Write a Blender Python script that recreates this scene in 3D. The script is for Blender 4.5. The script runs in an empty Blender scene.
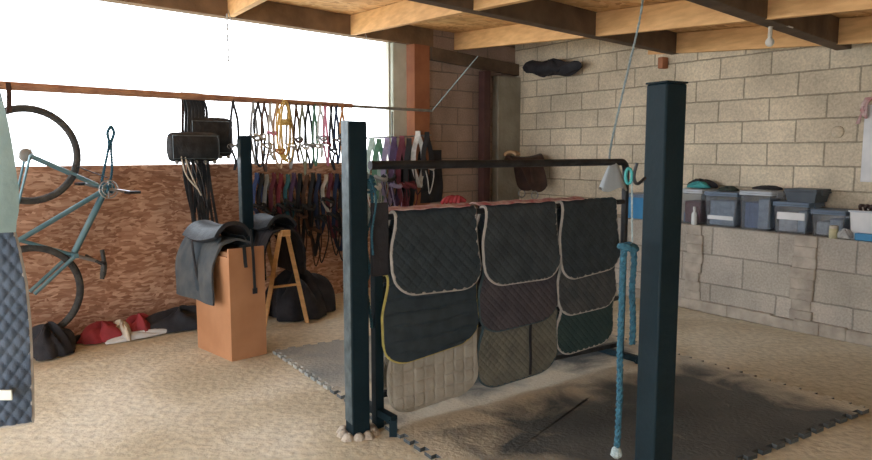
import bpy, bmesh, math, random
from mathutils import Vector, Matrix
R = random.Random(7)
sc = bpy.context.scene
col = sc.collection
PI = math.pi
# ------------------------------------------------------------------ camera
FPX, CH, PITCH = 700.0, 1.47, math.radians(6.36)
cd = bpy.data.cameras.new('camera'); cam = bpy.data.objects.new('camera', cd); col.objects.link(cam)
cd.sensor_width = 36; cd.lens = FPX/872*36; cd.clip_start = .05
cam.location = (0, 0, CH); cam.rotation_euler = (PI/2-PITCH, 0, 0)
sc.camera = cam
sc.view_settings.view_transform = 'Standard'; sc.view_settings.look = 'None'
sc.view_settings.gamma = 1; sc.view_settings.exposure = 0.0
# measuring helpers: lines of sight met with real planes of the place
def ray(px, py):
    a = (px-436)/FPX; b = (230-py)/FPX
    return Vector((a, math.cos(PITCH)+b*math.sin(PITCH), -math.sin(PITCH)+b*math.cos(PITCH)))
def H(px, py, z=0.0):
    r = ray(px, py); k = (z-CH)/r.z; return Vector((0, 0, CH))+r*k
def D(px, py, Y):
    r = ray(px, py); return Vector((0, 0, CH))+r*(Y/r.y)
def plane_hit(px, py, p0, n):
    r = ray(px, py); c = Vector((0, 0, CH)); return c+r*((p0-c).dot(n)/r.dot(n))
# left wall: t runs along it to the back corner, d is the distance out into the room
AL = math.radians(45)
TL = Vector((math.sin(AL), math.cos(AL), 0)); NL = Vector((math.cos(AL), -math.sin(AL), 0))
OL = H(100, 335); OL.z = 0
def L(t, d, z=0): return OL+TL*t+NL*d+Vector((0, 0, z))
def LW(px, py, d=0): return plane_hit(px, py, OL+NL*d, NL)
def tl(p): return (p-OL).dot(TL)
def dl(p): return (p-OL).dot(NL)
# right wall: s runs along it towards the camera, e is the distance out into the room
AR = math.radians(35)
TR = Vector((math.sin(AR), -math.cos(AR), 0)); NR = Vector((-math.cos(AR), -math.sin(AR), 0))
OR = H(680, 306); OR.z = 0
def Rw(s, e, z=0): return OR+TR*s+NR*e+Vector((0, 0, z))
def RW(px, py, e=0): return plane_hit(px, py, OR+NR*e, NR)
def sr(p): return (p-OR).dot(TR)
def roof(d): return 2.66-.09*d
# ------------------------------------------------------------------ materials
def mat(name, c1, c2=None, scale=8, rough=.8, bump=0.0, bscale=None, metal=0, detail=4, stretch=None, trans=0, alpha=1):
    m = bpy.data.materials.new(name); m.use_nodes = True; nt = m.node_tree; b = nt.nodes['Principled BSDF']
    b.inputs['Roughness'].default_value = rough; b.inputs['Metallic'].default_value = metal
    b.inputs['Base Color'].default_value = (*c1, 1)
    if trans: b.inputs['Transmission Weight'].default_value = trans
    if alpha < 1: b.inputs['Alpha'].default_value = alpha
    tc = nt.nodes.new('ShaderNodeTexCoord'); mp = nt.nodes.new('ShaderNodeMapping')
    nt.links.new(tc.outputs['Object'], mp.inputs[0])
    if stretch: mp.inputs['Scale'].default_value = stretch
    if c2:
        n = nt.nodes.new('ShaderNodeTexNoise'); n.inputs['Scale'].default_value = scale; n.inputs['Detail'].default_value = detail
        r = nt.nodes.new('ShaderNodeValToRGB'); r.color_ramp.elements[0].position = .35; r.color_ramp.elements[1].position = .65
        r.color_ramp.elements[0].color = (*c1, 1); r.color_ramp.elements[1].color = (*c2, 1)
        nt.links.new(mp.outputs[0], n.inputs['Vector']); nt.links.new(n.outputs['Fac'], r.inputs[0]); nt.links.new(r.outputs[0], b.inputs['Base Color'])
    if bump:
        n = nt.nodes.new('ShaderNodeTexNoise'); n.inputs['Scale'].default_value = bscale or scale; n.inputs['Detail'].default_value = 6
        bp = nt.nodes.new('ShaderNodeBump'); bp.inputs['Strength'].default_value = bump; bp.inputs['Distance'].default_value = .02
        nt.links.new(mp.outputs[0], n.inputs['Vector']); nt.links.new(n.outputs['Fac'], bp.inputs['Height']); nt.links.new(bp.outputs[0], b.inputs['Normal'])
    return m
def node(nt, t, **kw):
    n = nt.nodes.new(t)
    for k, v in kw.items():
        if k in n.inputs: n.inputs[k].default_value = v
        else: setattr(n, k, v)
    return n
def mixc(nt, fac, a, b, mode='MIX'):
    m = nt.nodes.new('ShaderNodeMix'); m.data_type = 'RGBA'; m.blend_type = mode
    for s, v in ((0, fac), (6, a), (7, b)):
        if isinstance(v, (int, float)): m.inputs[s].default_value = v
        elif isinstance(v, tuple): m.inputs[s].default_value = (*v, 1)
        else: nt.links.new(v, m.inputs[s])
    return m.outputs[2]
def ramp(nt, src, stops):
    r = nt.nodes.new('ShaderNodeValToRGB'); cr = r.color_ramp
    while len(cr.elements) < len(stops): cr.elements.new(.5)
    for e, (p, c) in zip(cr.elements, stops): e.position = p; e.color = (*c, 1) if isinstance(c, tuple) else (c, c, c, 1)
    nt.links.new(src, r.inputs[0]); return r.outputs[0]
def osb(name, dark, mid, light, sx=1.0):
    m = bpy.data.materials.new(name); m.use_nodes = True; nt = m.node_tree; b = nt.nodes['Principled BSDF']; b.inputs['Roughness'].default_value = .75
    tc = nt.nodes.new('ShaderNodeTexCoord')
    mp = node(nt, 'ShaderNodeMapping'); mp.inputs['Scale'].default_value = (20*sx, 20*sx, 62*sx); nt.links.new(tc.outputs['Object'], mp.inputs[0])
    nz = node(nt, 'ShaderNodeTexNoise', Scale=3.0, Detail=3.0); nt.links.new(tc.outputs['Object'], nz.inputs['Vector'])
    add = node(nt, 'ShaderNodeVectorMath', operation='MULTIPLY_ADD'); add.inputs[1].default_value = (7, 7, 7)
    nt.links.new(nz.outputs['Color'], add.inputs[0]); nt.links.new(mp.outputs[0], add.inputs[2])
    v = node(nt, 'ShaderNodeTexVoronoi', Scale=1.0); nt.links.new(add.outputs[0], v.inputs['Vector'])
    sep = nt.nodes.new('ShaderNodeSeparateColor'); nt.links.new(v.outputs['Color'], sep.inputs[0])
    c = ramp(nt, sep.outputs[0], [(0, dark), (.45, mid), (1, light)])
    n2 = node(nt, 'ShaderNodeTexNoise', Scale=1.6, Detail=5.0); nt.links.new(tc.outputs['Object'], n2.inputs['Vector'])
    f = ramp(nt, n2.outputs['Fac'], [(.35, .72), (.65, 1.0)])
    c = mixc(nt, 1.0, c, f, 'MULTIPLY'); nt.links.new(c, b.inputs['Base Color'])
    bp = node(nt, 'ShaderNodeBump', Strength=.3, Distance=.01); nt.links.new(sep.outputs[1], bp.inputs['Height']); nt.links.new(bp.outputs[0], b.inputs['Normal'])
    return m
def blocks(name, c1, c2, mortar, zoff=0.0, bw=.5, bh=.2, band=None, xoff=0.0, msize=.008):
    m = bpy.data.materials.new(name); m.use_nodes = True; nt = m.node_tree; b = nt.nodes['Principled BSDF']; b.inputs['Roughness'].default_value = .92
    tc = nt.nodes.new('ShaderNodeTexCoord'); sp = nt.nodes.new('ShaderNodeSeparateXYZ'); nt.links.new(tc.outputs['Object'], sp.inputs[0])
    cb = nt.nodes.new('ShaderNodeCombineXYZ'); nt.links.new(sp.outputs[0], cb.inputs[0]); nt.links.new(sp.outputs[2], cb.inputs[1])
    mp = node(nt, 'ShaderNodeMapping'); mp.inputs['Location'].default_value = (xoff, zoff, 0); nt.links.new(cb.outputs[0], mp.inputs[0])
    nzw = node(nt, 'ShaderNodeTexNoise', Scale=9.0, Detail=3.0); nt.links.new(tc.outputs['Object'], nzw.inputs['Vector'])
    wob = node(nt, 'ShaderNodeVectorMath', operation='MULTIPLY_ADD'); wob.inputs[1].default_value = (.012, .012, 0)
    nt.links.new(nzw.outputs['Color'], wob.inputs[0]); nt.links.new(mp.outputs[0], wob.inputs[2])
    br = node(nt, 'ShaderNodeTexBrick', Scale=1.0); br.inputs['Mortar Size'].default_value = msize; br.inputs['Mortar Smooth'].default_value = .4
    br.inputs['Brick Width'].default_value = bw; br.inputs['Row Height'].default_value = bh
    br.inputs['Color1'].default_value = (*c1, 1); br.inputs['Color2'].default_value = (*c2, 1); br.inputs['Mortar'].default_value = (*mortar, 1)
    nt.links.new(wob.outputs[0], br.inputs['Vector'])
    n1 = node(nt, 'ShaderNodeTexNoise', Scale=60.0, Detail=4.0); nt.links.new(tc.outputs['Object'], n1.inputs['Vector'])
    n2 = node(nt, 'ShaderNodeTexNoise', Scale=2.2, Detail=6.0); nt.links.new(tc.outputs['Object'], n2.inputs['Vector'])
    c = mixc(nt, 1.0, br.outputs['Color'], ramp(nt, n1.outputs['Fac'], [(.3, .78), (.7, 1.1)]), 'MULTIPLY')
    c = mixc(nt, 1.0, c, ramp(nt, n2.outputs['Fac'], [(.3, .7), (.65, 1.05)]), 'MULTIPLY')
    if band:
        z0, z1, bc = band
        mr = node(nt, 'ShaderNodeMapRange'); mr.inputs['From Min'].default_value = z0; mr.inputs['From Max'].default_value = z1
        nt.links.new(sp.outputs[2], mr.inputs[0]); c = mixc(nt, mr.outputs[0], c, bc)
    nt.links.new(c, b.inputs['Base Color'])
    bp = node(nt, 'ShaderNodeBump', Strength=.7, Distance=.012); nt.links.new(br.outputs['Fac'], bp.inputs['Height']); bp.invert = True
    bp2 = node(nt, 'ShaderNodeBump', Strength=.35, Distance=.006); nt.links.new(n1.outputs['Fac'], bp2.inputs['Height']); nt.links.new(bp.outputs[0], bp2.inputs['Normal'])
    nt.links.new(bp2.outputs[0], b.inputs['Normal'])
    return m
def ground(name, a, b_, c_, dark):
    m = bpy.data.materials.new(name); m.use_nodes = True; nt = m.node_tree; b = nt.nodes['Principled BSDF']; b.inputs['Roughness'].default_value = .95
    tc = nt.nodes.new('ShaderNodeTexCoord')
    n1 = node(nt, 'ShaderNodeTexNoise', Scale=.9, Detail=8.0, Distortion=.6); n2 = node(nt, 'ShaderNodeTexNoise', Scale=22.0, Detail=8.0)
    n3 = node(nt, 'ShaderNodeTexNoise', Scale=130.0, Detail=3.0)
    for n in (n1, n2, n3): nt.links.new(tc.outputs['Object'], n.inputs['Vector'])
    c = ramp(nt, n1.outputs['Fac'], [(.36, a), (.5, b_), (.64, c_)])
    c = mixc(nt, 1.0, c, ramp(nt, n2.outputs['Fac'], [(.33, .80), (.62, 1.04)]), 'MULTIPLY')
    c = mixc(nt, ramp(nt, n3.outputs['Fac'], [(.62, 0.0), (.74, .4)]), c, dark)
    nt.links.new(c, b.inputs['Base Color'])
    bp = node(nt, 'ShaderNodeBump', Strength=.55, Distance=.02); nt.links.new(n2.outputs['Fac'], bp.inputs['Height']); nt.links.new(bp.outputs[0], b.inputs['Normal'])
    return m
M = {}
M['osb_wall'] = osb('osb_wall', (.34, .155, .085), (.52, .27, .165), (.78, .50, .34))
M['osb_deck'] = osb('osb_deck', (.56, .28, .10), (.80, .45, .18), (.92, .60, .29), .8)
M['block_r'] = blocks('concrete_block_upper', (.76, .66, .49), (.68, .585, .43), (.42, .36, .26), zoff=.045, xoff=.09)
M['block_low'] = blocks('concrete_block_low', (.54, .49, .42), (.48, .44, .37), (.36, .33, .28), zoff=.0, bw=.62, bh=.27)
M['block_b'] = blocks('concrete_block_back', (.46, .33, .26), (.41, .30, .24), (.27, .21, .17))
M['render'] = mat('rough_render', (.50, .45, .38), (.34, .30, .25), 7, .95, .9, 14)
M['concrete'] = mat('concrete', (.36, .33, .26), (.27, .245, .19), 4, .95, .4, 30)
M['ground'] = ground('sandy_ground', (.54, .47, .33), (.68, .61, .455), (.80, .75, .61), (.36, .29, .20))
M['yard'] = mat('yard_ground', (.45, .38, .28), (.36, .30, .2), 2, .95)
M['mat_pale'] = mat('dusty_pale_mat', (.24, .27, .27), (.42, .42, .38), 2.4, .8, .3, 40, detail=8)
M['mat'] = mat('rubber_mat', (.040, .055, .064), (.13, .145, .15), 1.3, .72, .5, 40, detail=8)
M['pine'] = mat('pine_timber', (.84, .52, .23), (.68, .39, .165), 5, .75, .2, 30, stretch=(1, 1, 6))
M['beam'] = mat('old_beam', (.16, .105, .065), (.09, .06, .04), 5, .85, .3, 20)
M['header'] = mat('header_timber', (.26, .17, .10), (.17, .11, .065), 5, .85, .3, 20)
M['redwood'] = mat('red_timber', (.42, .17, .08), (.32, .12, .06), 5, .7, .2, 20)
M['maroon'] = mat('maroon_steel', (.10, .045, .04), (.07, .03, .03), 6, .6)
M['post'] = mat('painted_steel', (.003, .013, .019), (.006, .019, .027), 6, .6, .15, 25)
M['post'].node_tree.nodes['Principled BSDF'].inputs['Specular IOR Level'].default_value = .2
M['lit_face_trim'] = mat('lit_steel_trim', (.13, .17, .185), (.05, .075, .085), 16, .5, .2, 30, metal=.3)  # paler steel paints side light on post faces; also used for harness trim
M['black_steel'] = mat('black_steel', (.012, .014, .018), (.03, .034, .04), 10, .45, .2, 30, metal=.3)
M['galv'] = mat('galvanised', (.42, .43, .42), (.28, .29, .29), 9, .45, 0, metal=.7)
M['rail_wood'] = mat('rail_wood', (.50, .27, .15), (.32, .15, .09), 9, .7, .2, 20)
M['navy'] = mat('navy_quilt', (.016, .030, .040), (.030, .047, .060), 14, .65, .15, 120)
M['navy2'] = mat('faded_navy_quilt', (.024, .036, .046), (.045, .062, .072), 9, .7, .15, 120)
M['plum'] = mat('faded_plum_quilt', (.055, .05, .062), (.08, .072, .08), 9, .9, .15, 120)
M['slate'] = mat('slate_quilt', (.05, .06, .068), (.085, .09, .09), 9, .9, .15, 120)
M['beige'] = mat('stone_quilt', (.40, .37, .31), (.30, .275, .225), 8, .92, .15, 120)
M['olive'] = mat('olive_grey_quilt', (.17, .165, .13), (.115, .115, .095), 8, .92, .15, 120)
M['dgreen'] = mat('dark_green_quilt', (.022, .05, .052), (.035, .066, .062), 8, .92, .15, 120)
M['pipe_grey'] = mat('grey_piping', (.48, .45, .41), (.38, .36, .33), 20, .8)
M['pipe_yellow'] = mat('yellow_piping', (.50, .42, .12), (.36, .30, .09), 20, .8)
M['pipe_dark'] = mat('dark_piping', (.03, .06, .07), (.05, .08, .09), 20, .8)
M['blanket'] = mat('blue_blanket', (.06, .085, .125), (.09, .12, .165), 6, .7, .15, 120)
M['teal'] = mat('pale_teal_cloth', (.26, .36, .35), (.18, .27, .27), 5, .7, .2, 20)
M['teal2'] = mat('bright_teal_cloth', (.06, .36, .36), (.04, .26, .28), 9, .8)
M['leather_black'] = mat('black_leather', (.012, .015, .019), (.034, .038, .044), 14, .5, .2, 60)
M['leather_brown'] = mat('brown_leather', (.03, .014, .012), (.06, .028, .02), 12, .5, .2, 60)
M['tan'] = mat('tan_leather', (.55, .36, .20), (.44, .28, .15), 12, .6)
M['rope_blue'] = mat('blue_rope', (.015, .075, .12), (.035, .14, .20), 60, .85, .6, 120)
M['rope_pale'] = mat('pale_rope', (.38, .46, .47), (.25, .33, .35), 60, .85, .5, 120)
M['rope_yellow'] = mat('yellow_rope', (.62, .40, .10), (.72, .52, .2), 40, .85)
M['cream'] = mat('cream_web', (.62, .56, .46), (.5, .45, .36), 30, .8)
M['white'] = mat('white_plastic', (.75, .76, .76), (.62, .64, .65), 6, .5)
M['redcloth'] = mat('red_cloth', (.36, .04, .05), (.25, .03, .035), 8, .85, .3, 20)
M['pink'] = mat('pink_lining', (.40, .12, .13), (.58, .46, .44), 14, .85)
M['blackcloth'] = mat('black_cloth', (.012, .012, .016), (.03, .03, .036), 8, .85, .4, 16)
M['board'] = mat('box_panel', (.52, .26, .13), (.42, .195, .09), 3.5, .55, .05, 20)
M['ply_edge'] = mat('ply_edge', (.42, .23, .12), (.30, .16, .08), 20, .7)
M['rubber'] = mat('tyre_rubber', (.035, .035, .035), (.07, .068, .06), 20, .8, .5, 80)
M['bike_blue'] = mat('bike_paint', (.10, .22, .27), (.16, .28, .32), 8, .35, metal=.3)
M['steel'] = mat('bike_steel', (.5, .5, .5), (.35, .35, .35), 20, .3, metal=.9)
M['stone'] = mat('pale_rubble', (.52, .46, .38), (.36, .31, .25), 14, .95, .8, 25)
M['clear'] = mat('clear_plastic', (.86, .91, .96), None, rough=.12, trans=.93)
M['lid_blue'] = mat('blue_grey_lid', (.12, .17, .24), (.16, .22, .30), 6, .45)
M['lid_dark'] = mat('dark_lid', (.05, .065, .085), (.08, .10, .12), 6, .5)
M['lid_white'] = mat('cloudy_white_lid', (.52, .57, .62), (.42, .47, .52), 6, .5)
M['blue'] = mat('blue_plastic', (.03, .20, .42), (.05, .26, .50), 6, .5)
M['film'] = mat('cloudy_film', (.62, .68, .70), None, rough=.4, trans=.55)
M['bulb'] = mat('frosted_glass', (.82, .80, .72), None, rough=.3, trans=.2)
M['web'] = mat('straw_and_cobweb', (.42, .33, .20), (.55, .46, .32), 20, .9)
M['glaze'] = mat('cloudy_glazing', (.97, .98, 1.0), None, rough=.25, trans=1.0)
M['pale_frame'] = mat('pale_frame', (.70, .72, .64), (.58, .60, .52), 6, .7)
def flat(name, c, rough=.8):
    if name not in M: M[name] = mat(name, c, tuple(x*.72 for x in c), 24, rough)
    return M[name]
# ------------------------------------------------------------------ mesh building
class MB:
    def __init__(s): s.v = []; s.f = []
    def add(s, vs, fs):
        k = len(s.v); s.v += [Vector(v) for v in vs]; s.f += [tuple(i+k for i in f) for f in fs]; return s
    def box(s, c, size, ax=None, taper=1.0):
        x, y, z = (a/2 for a in size); ax = ax or (Vector((1, 0, 0)), Vector((0, 1, 0)), Vector((0, 0, 1))); c = Vector(c)
        vs = []
        for k in (-1, 1):
            q = 1 if k > 0 else taper
            for (i, j) in ((-1, -1), (1, -1), (1, 1), (-1, 1)): vs.append(c+ax[0]*(i*x*q)+ax[1]*(j*y*q)+ax[2]*(k*z))
        return s.add(vs, [(3, 2, 1, 0), (4, 5, 6, 7), (0, 1, 5, 4), (1, 2, 6, 5), (2, 3, 7, 6), (3, 0, 4, 7)])
    def bar(s, a, b, w, h, up=Vector((0, 0, 1))):
        a = Vector(a); b = Vector(b); d = (b-a); ln = d.length; d.normalize()
        if abs(d.dot(up)) > .95: up = Vector((0, 1, 0))
        x = d.cross(up).normalized(); u = x.cross(d)
        return s.box((a+b)/2, (w, ln, h), (x, d, u))
    def tube(s, pts, r, n=8, closed=False, flat_=1.0):
        pts = [Vector(p) for p in pts]; N = len(pts); rr = r if isinstance(r, (list, tuple)) else [r]*N
        up = Vector((0, 0, 1)); vs = []; prev = None
        for i, p in enumerate(pts):
            if closed: d = pts[(i+1) % N]-pts[i-1]
            else: d = pts[min(i+1, N-1)]-pts[max(i-1, 0)]
            if d.length < 1e-9: d = Vector((0, 0, 1))
            d.normalize()
            if prev is None:
                a = d.cross(up)
                if a.length < .1: a = d.cross(Vector((0, 1, 0)))
            else: a = prev-d*prev.dot(d)
            if a.length < 1e-6: a = d.cross(Vector((1, 0, 0)))
            a.normalize(); b = d.cross(a); prev = a
            for k in range(n):
                q = 2*PI*k/n; vs.append(p+a*(math.cos(q)*rr[i])+b*(math.sin(q)*rr[i]*flat_))
        fs = []
        for i in range(N if closed else N-1):
            j = (i+1) % N
            for k in range(n): fs.append((i*n+k, i*n+(k+1) % n, j*n+(k+1) % n, j*n+k))
        if not closed: fs += [tuple(range(n))[::-1], tuple((N-1)*n+k for k in range(n))]
        return s.add(vs, fs)
    def strap(s, pts, w, th, side):
        """flat webbing: width along `side`"""
        pts = [Vector(p) for p in pts]; side = Vector(side).normalized(); vs = []; N = len(pts)
        for i, p in enumerate(pts):
            d = (pts[min(i+1, N-1)]-pts[max(i-1, 0)]).normalized(); n = side.cross(d)
            if n.length < 1e-4: n = Vector((0, 0, 1))
            n.normalize()
            for a, b in ((-1, -1), (1, -1), (1, 1), (-1, 1)): vs.append(p+side*(a*w/2)+n*(b*th/2))
        fs = [(i*4+k, i*4+(k+1) % 4, i*4+4+(k+1) % 4, i*4+4+k) for i in range(N-1) for k in range(4)]
        fs += [(3, 2, 1, 0), tuple((N-1)*4+k for k in range(4))]
        return s.add(vs, fs)
    def prism(s, poly, y0, y1, ax):
        n = len(poly); o, X, Y, Z = ax; vs = [o+X*a+Z*b+Y*y0 for a, b in poly]+[o+X*a+Z*b+Y*y1 for a, b in poly]
        return s.add(vs, [tuple(range(n)), tuple(range(n, 2*n))[::-1]]+[(i, (i+1) % n, (i+1) % n+n, i+n)[::-1] for i in range(n)])
    def lathe(s, prof, c, n=20, axis=(0, 0, 1)):
        c = Vector(c); A = Vector(axis).normalized(); X = A.orthogonal().normalized(); Y = A.cross(X); vs = []; fs = []
        for r, z in prof:
            for k in range(n): q = 2*PI*k/n; vs.append(c+A*z+X*(r*math.cos(q))+Y*(r*math.sin(q)))
        for i in range(len(prof)-1):
            for k in range(n): fs.append((i*n+k, i*n+(k+1) % n, (i+1)*n+(k+1) % n, (i+1)*n+k))
        fs += [tuple(range(n))[::-1], tuple((len(prof)-1)*n+k for k in range(n))]
        return s.add(vs, fs)
    def grid(s, fn, nu, nv, th):
        """closed cloth from a surface function fn(u,v)->(point, lift)"""
        P = [[fn(i/nu, j/nv) for i in range(nu+1)] for j in range(nv+1)]
        pos = [[p[0] for p in row] for row in P]; top = []; bot = []
        for j in range(nv+1):
            for i in range(nu+1):
                du = pos[j][min(i+1, nu)]-pos[j][max(i-1, 0)]; dv = pos[min(j+1, nv)][i]-pos[max(j-1, 0)][i]
                n = du.cross(dv)
                n = n.normalized() if n.length > 1e-12 else Vector((0, 0, 1))
                top.append(pos[j][i]+n*(th/2+P[j][i][1])); bot.append(pos[j][i]-n*(th/2+P[j][i][1]*.6))
        k = (nu+1)*(nv+1); g = lambda i, j: j*(nu+1)+i; fs = []
        for j in range(nv):
            for i in range(nu):
                a = (g(i, j), g(i+1, j), g(i+1, j+1), g(i, j+1)); fs.append(a); fs.append(tuple(q+k for q in a[::-1]))
        ring = [g(i, 0) for i in range(nu)]+[g(nu, j) for j in range(nv)]+[g(i, nv) for i in range(nu, 0, -1)]+[g(0, j) for j in range(nv, 0, -1)]
        for a, b in zip(ring, ring[1:]+ring[:1]): fs.append((b, a, a+k, b+k))
        s.add(top+bot, fs); return [pos[0][i] for i in range(nu)]+[pos[j][nu] for j in range(nv)]+[pos[nv][i] for i in range(nu, 0, -1)]+[pos[j][0] for j in range(nv, 0, -1)]
    def build(s, name, m, parent=None, mw=None, smooth=True, bevel=0):
        """mesh vertices are given in world coordinates; mw is the wanted frame of the object"""
        me = bpy.data.meshes.new(name); base = mw or (parent.matrix_world if parent else Matrix()); inv = base.inverted()
        me.from_pydata([inv@v for v in s.v], [], s.f); me.materials.append(m); me.update()
        bm = bmesh.new(); bm.from_mesh(me); bmesh.ops.recalc_face_normals(bm, faces=bm.faces); bm.to_mesh(me); bm.free()
        o = bpy.data.objects.new(name, me); col.objects.link(o)
        if parent:
            o.parent = parent
        else: o.matrix_world = base
        if smooth:
            for p in me.polygons: p.use_smooth = True
            me.set_sharp_from_angle(angle=math.radians(40))
        if bevel:
            b = o.modifiers.new('bevel', 'BEVEL'); b.width = bevel; b.segments = 2; b.limit_method = 'ANGLE'; b.angle_limit = math.radians(50)
        return o
def frame(o, x=Vector((1, 0, 0)), z=Vector((0, 0, 1))):
    x = Vector(x).normalized(); z = Vector(z).normalized(); y = z.cross(x); m = Matrix.Identity(4)
    for i, a in enumerate((x, y, z)):
        for r in range(3): m[r][i] = a[r]
    for r in range(3): m[r][3] = o[r]
    return m
def thing(name, label, cat, o, x=(1, 0, 0), group=None, z=(0, 0, 1)):
    e = bpy.data.objects.new(name, None); col.objects.link(e); e.empty_display_size = .1
    e.matrix_world = frame(Vector(o), Vector(x), Vector(z)); e['label'] = label; e['category'] = cat
    if group: e['group'] = group
    return e
def tag(o, label, cat, group=None):
    o['label'] = label; o['category'] = cat
    if group: o['group'] = group
    return o
def struct(o, label=None):
    o['kind'] = 'structure'
    if label: o['label'] = label
    return o
def smoothpath(pts, n=6):
    pts = [Vector(p) for p in pts]; out = []
    for i in range(len(pts)-1):
        p0, p1, p2, p3 = pts[max(i-1, 0)], pts[i], pts[i+1], pts[min(i+2, len(pts)-1)]
        for k in range(n):
            t = k/n; out.append(.5*((2*p1)+(p2-p0)*t+(2*p0-5*p1+4*p2-p3)*t*t+(3*p1-p0-3*p2+p3)*t**3))
    return out+[pts[-1]]
UP = Vector((0, 0, 1))
# ================================================================== THE SETTING
gp = (0, 3, 0)
b = MB(); N = 120
def gz(x, y):
    return .012*math.sin(x*2.1+y*1.3)*math.sin(y*1.7)+.006*math.sin(x*7+y*5)
vs = []; fs = []
for j in range(N+1):
    for i in range(N+1):
        x = -7+14*i/N; y = -3.5+15*j/N; vs.append((x, y, gz(x, y)*.35))
for j in range(N):
    for i in range(N): a = j*(N+1)+i; fs.append((a, a+1, a+N+2, a+N+1))
b.add(vs, fs); struct(b.build('floor', M['ground']), 'dusty sand and earth floor')
# corner of the two walls
cx = H(520, 200); k = None
lo, hi = -6.0, 0.0
for _ in range(60):      # walk back along the right wall until it is seen at the picture column of the corner
    mid = (lo+hi)/2; p = Rw(mid, -.34)
    if p.x/p.y*FPX/math.cos(PITCH)*1.0+436 < 514: lo = mid
    else: hi = mid
SC = (lo+hi)/2; CORNER = Rw(SC, -.34)
TW = tl(LW(426, 120)); WEND = L(TW, 0)
T0 = -4.4
# left wall: OSB lower half, wide opening above, header on top
SILL = LW(200, 170).z
b = MB()
mwL = frame(L(0, 0), TL)
def lbox(t0, t1, d0, d1, z0, z1): return MB().box(L((t0+t1)/2, (d0+d1)/2, (z0+z1)/2), (t1-t0, abs(d1-d0), z1-z0), (TL, -NL, UP))
struct(lbox(T0, TW, -.06, 0, -.02, SILL).build('wall_left', M['osb_wall'], mw=mwL, smooth=False), 'chipboard lower wall under the wide opening')
hd = lbox(T0, TW+.1, -.10, .02, 2.66, 2.90); struct(hd.build('trim_1', M['header'], mw=mwL, smooth=False), 'dark timber header above the window')
w = thing('window_1', 'wide bright window opening above the chipboard wall', 'window', L(0, 0), TL); w['kind'] = 'structure'
del w['category']
t_r = tl(LW(396, 120)); t_f = tl(LW(411, 120))
lbox(T0, t_f, -.12, .03, SILL, SILL+.05).build('window_sill', M['osb_wall'], w, smooth=False)
lbox(t_r, t_f-.03, -.12, -.04, SILL+.05, 2.66).build('window_frame', M['pale_frame'], w, smooth=False)
lbox(t_r-.06, t_r-.03, -.10, -.05, SILL+.05, 2.66).build('window_frame', M['pale_frame'], w, smooth=False)
struct(lbox(t_f, TW, -.10, .06, 0, 2.66).build('trim_2', M['redwood'], mw=mwL, smooth=False), 'reddish timber jamb at the right end of the window')
# back wall from the jamb to the corner
vb = (CORNER-WEND); LB = vb.length; TB = vb.normalized(); NB = Vector((TB.y, -TB.x, 0))
mwB = frame(WEND, TB)
def B(u, e, z=0): return WEND+TB*u+NB*e+Vector((0, 0, z))
def BW(px, py, e=0): return plane_hit(px, py, WEND+NB*e, NB)
up_ = (BW(492, 120)-WEND).dot(TB)
b = MB().box(B((LB)/2, -.1, 1.45), (LB, .2, 2.95), (TB, -NB, UP)); struct(b.build('wall_back', M['block_b'], mw=mwB, smooth=False))
b = MB().box(B((up_+LB)/2, .055, 1.20), (LB-up_+.0, .11, 2.41), (TB, -NB, UP)); struct(b.build('trim_3', M['concrete'], mw=mwB, smooth=False, bevel=.01), 'grey concrete pillar in the corner')
# right wall: upper blocks, thicker lower wall whose top is a ledge
mwR = frame(Rw(0, 0), -TR)
S1 = 9.6
def rbox(s0, s1, e0, e1, z0, z1): return MB().box(Rw((s0+s1)/2, (e0+e1)/2, (z0+z1)/2), (s1-s0, abs(e1-e0), z1-z0), (TR, NR, UP))
LEDGE = RW(700, 225.5, 0).z; EL = 0.0
EU = -.34      # face of the upper wall lies behind the ledge
SCu = SC
struct(rbox(SCu, S1, EU-.2, EU, LEDGE-.3, 2.85).build('wall_right', M['block_r'], mw=mwR, smooth=False), 'upper wall of cream concrete blocks')
struct(rbox(SCu, S1, EU, 0, -.02, LEDGE).build('wall_right', M['block_low'], mw=mwR, smooth=False, bevel=.012), 'low thick wall of grey blocks that makes a ledge')
for i, (px, w_) in enumerate(((694, .17), (804, .20), (930, .2))):
    s0 = sr(RW(px, 270)); b = MB()
    for k in range(9):
        z0 = LEDGE*k/9; q = .014+.02*R.random(); ww = w_*(.8+.35*R.random())
        b.box(Rw(s0+.02*(R.random()-.5), q/2, z0+LEDGE/18), (ww, q, LEDGE/9+.004), (TR, NR, UP))
    struct(b.build('trim_%d' % (4+i), M['render'], mw=mwR, bevel=.008), 'rough mortar pier on the low wall')
b = MB(); n = 60
poly = []
for k in range(n):
    s0 = SCu+.3+(S1-SCu-.3)*k/n; hgt = .09+.02*R.random(); dd = .035+.02*R.random()
    b.box(Rw(s0+(S1-SCu)/n/2, dd/2, hgt/2), ((S1-SCu)/n+.002, dd, hgt), (TR, NR, UP))
struct(b.build('baseboard_right', M['render'], mw=mwR, bevel=.008), 'rough footing along the low wall')
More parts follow.
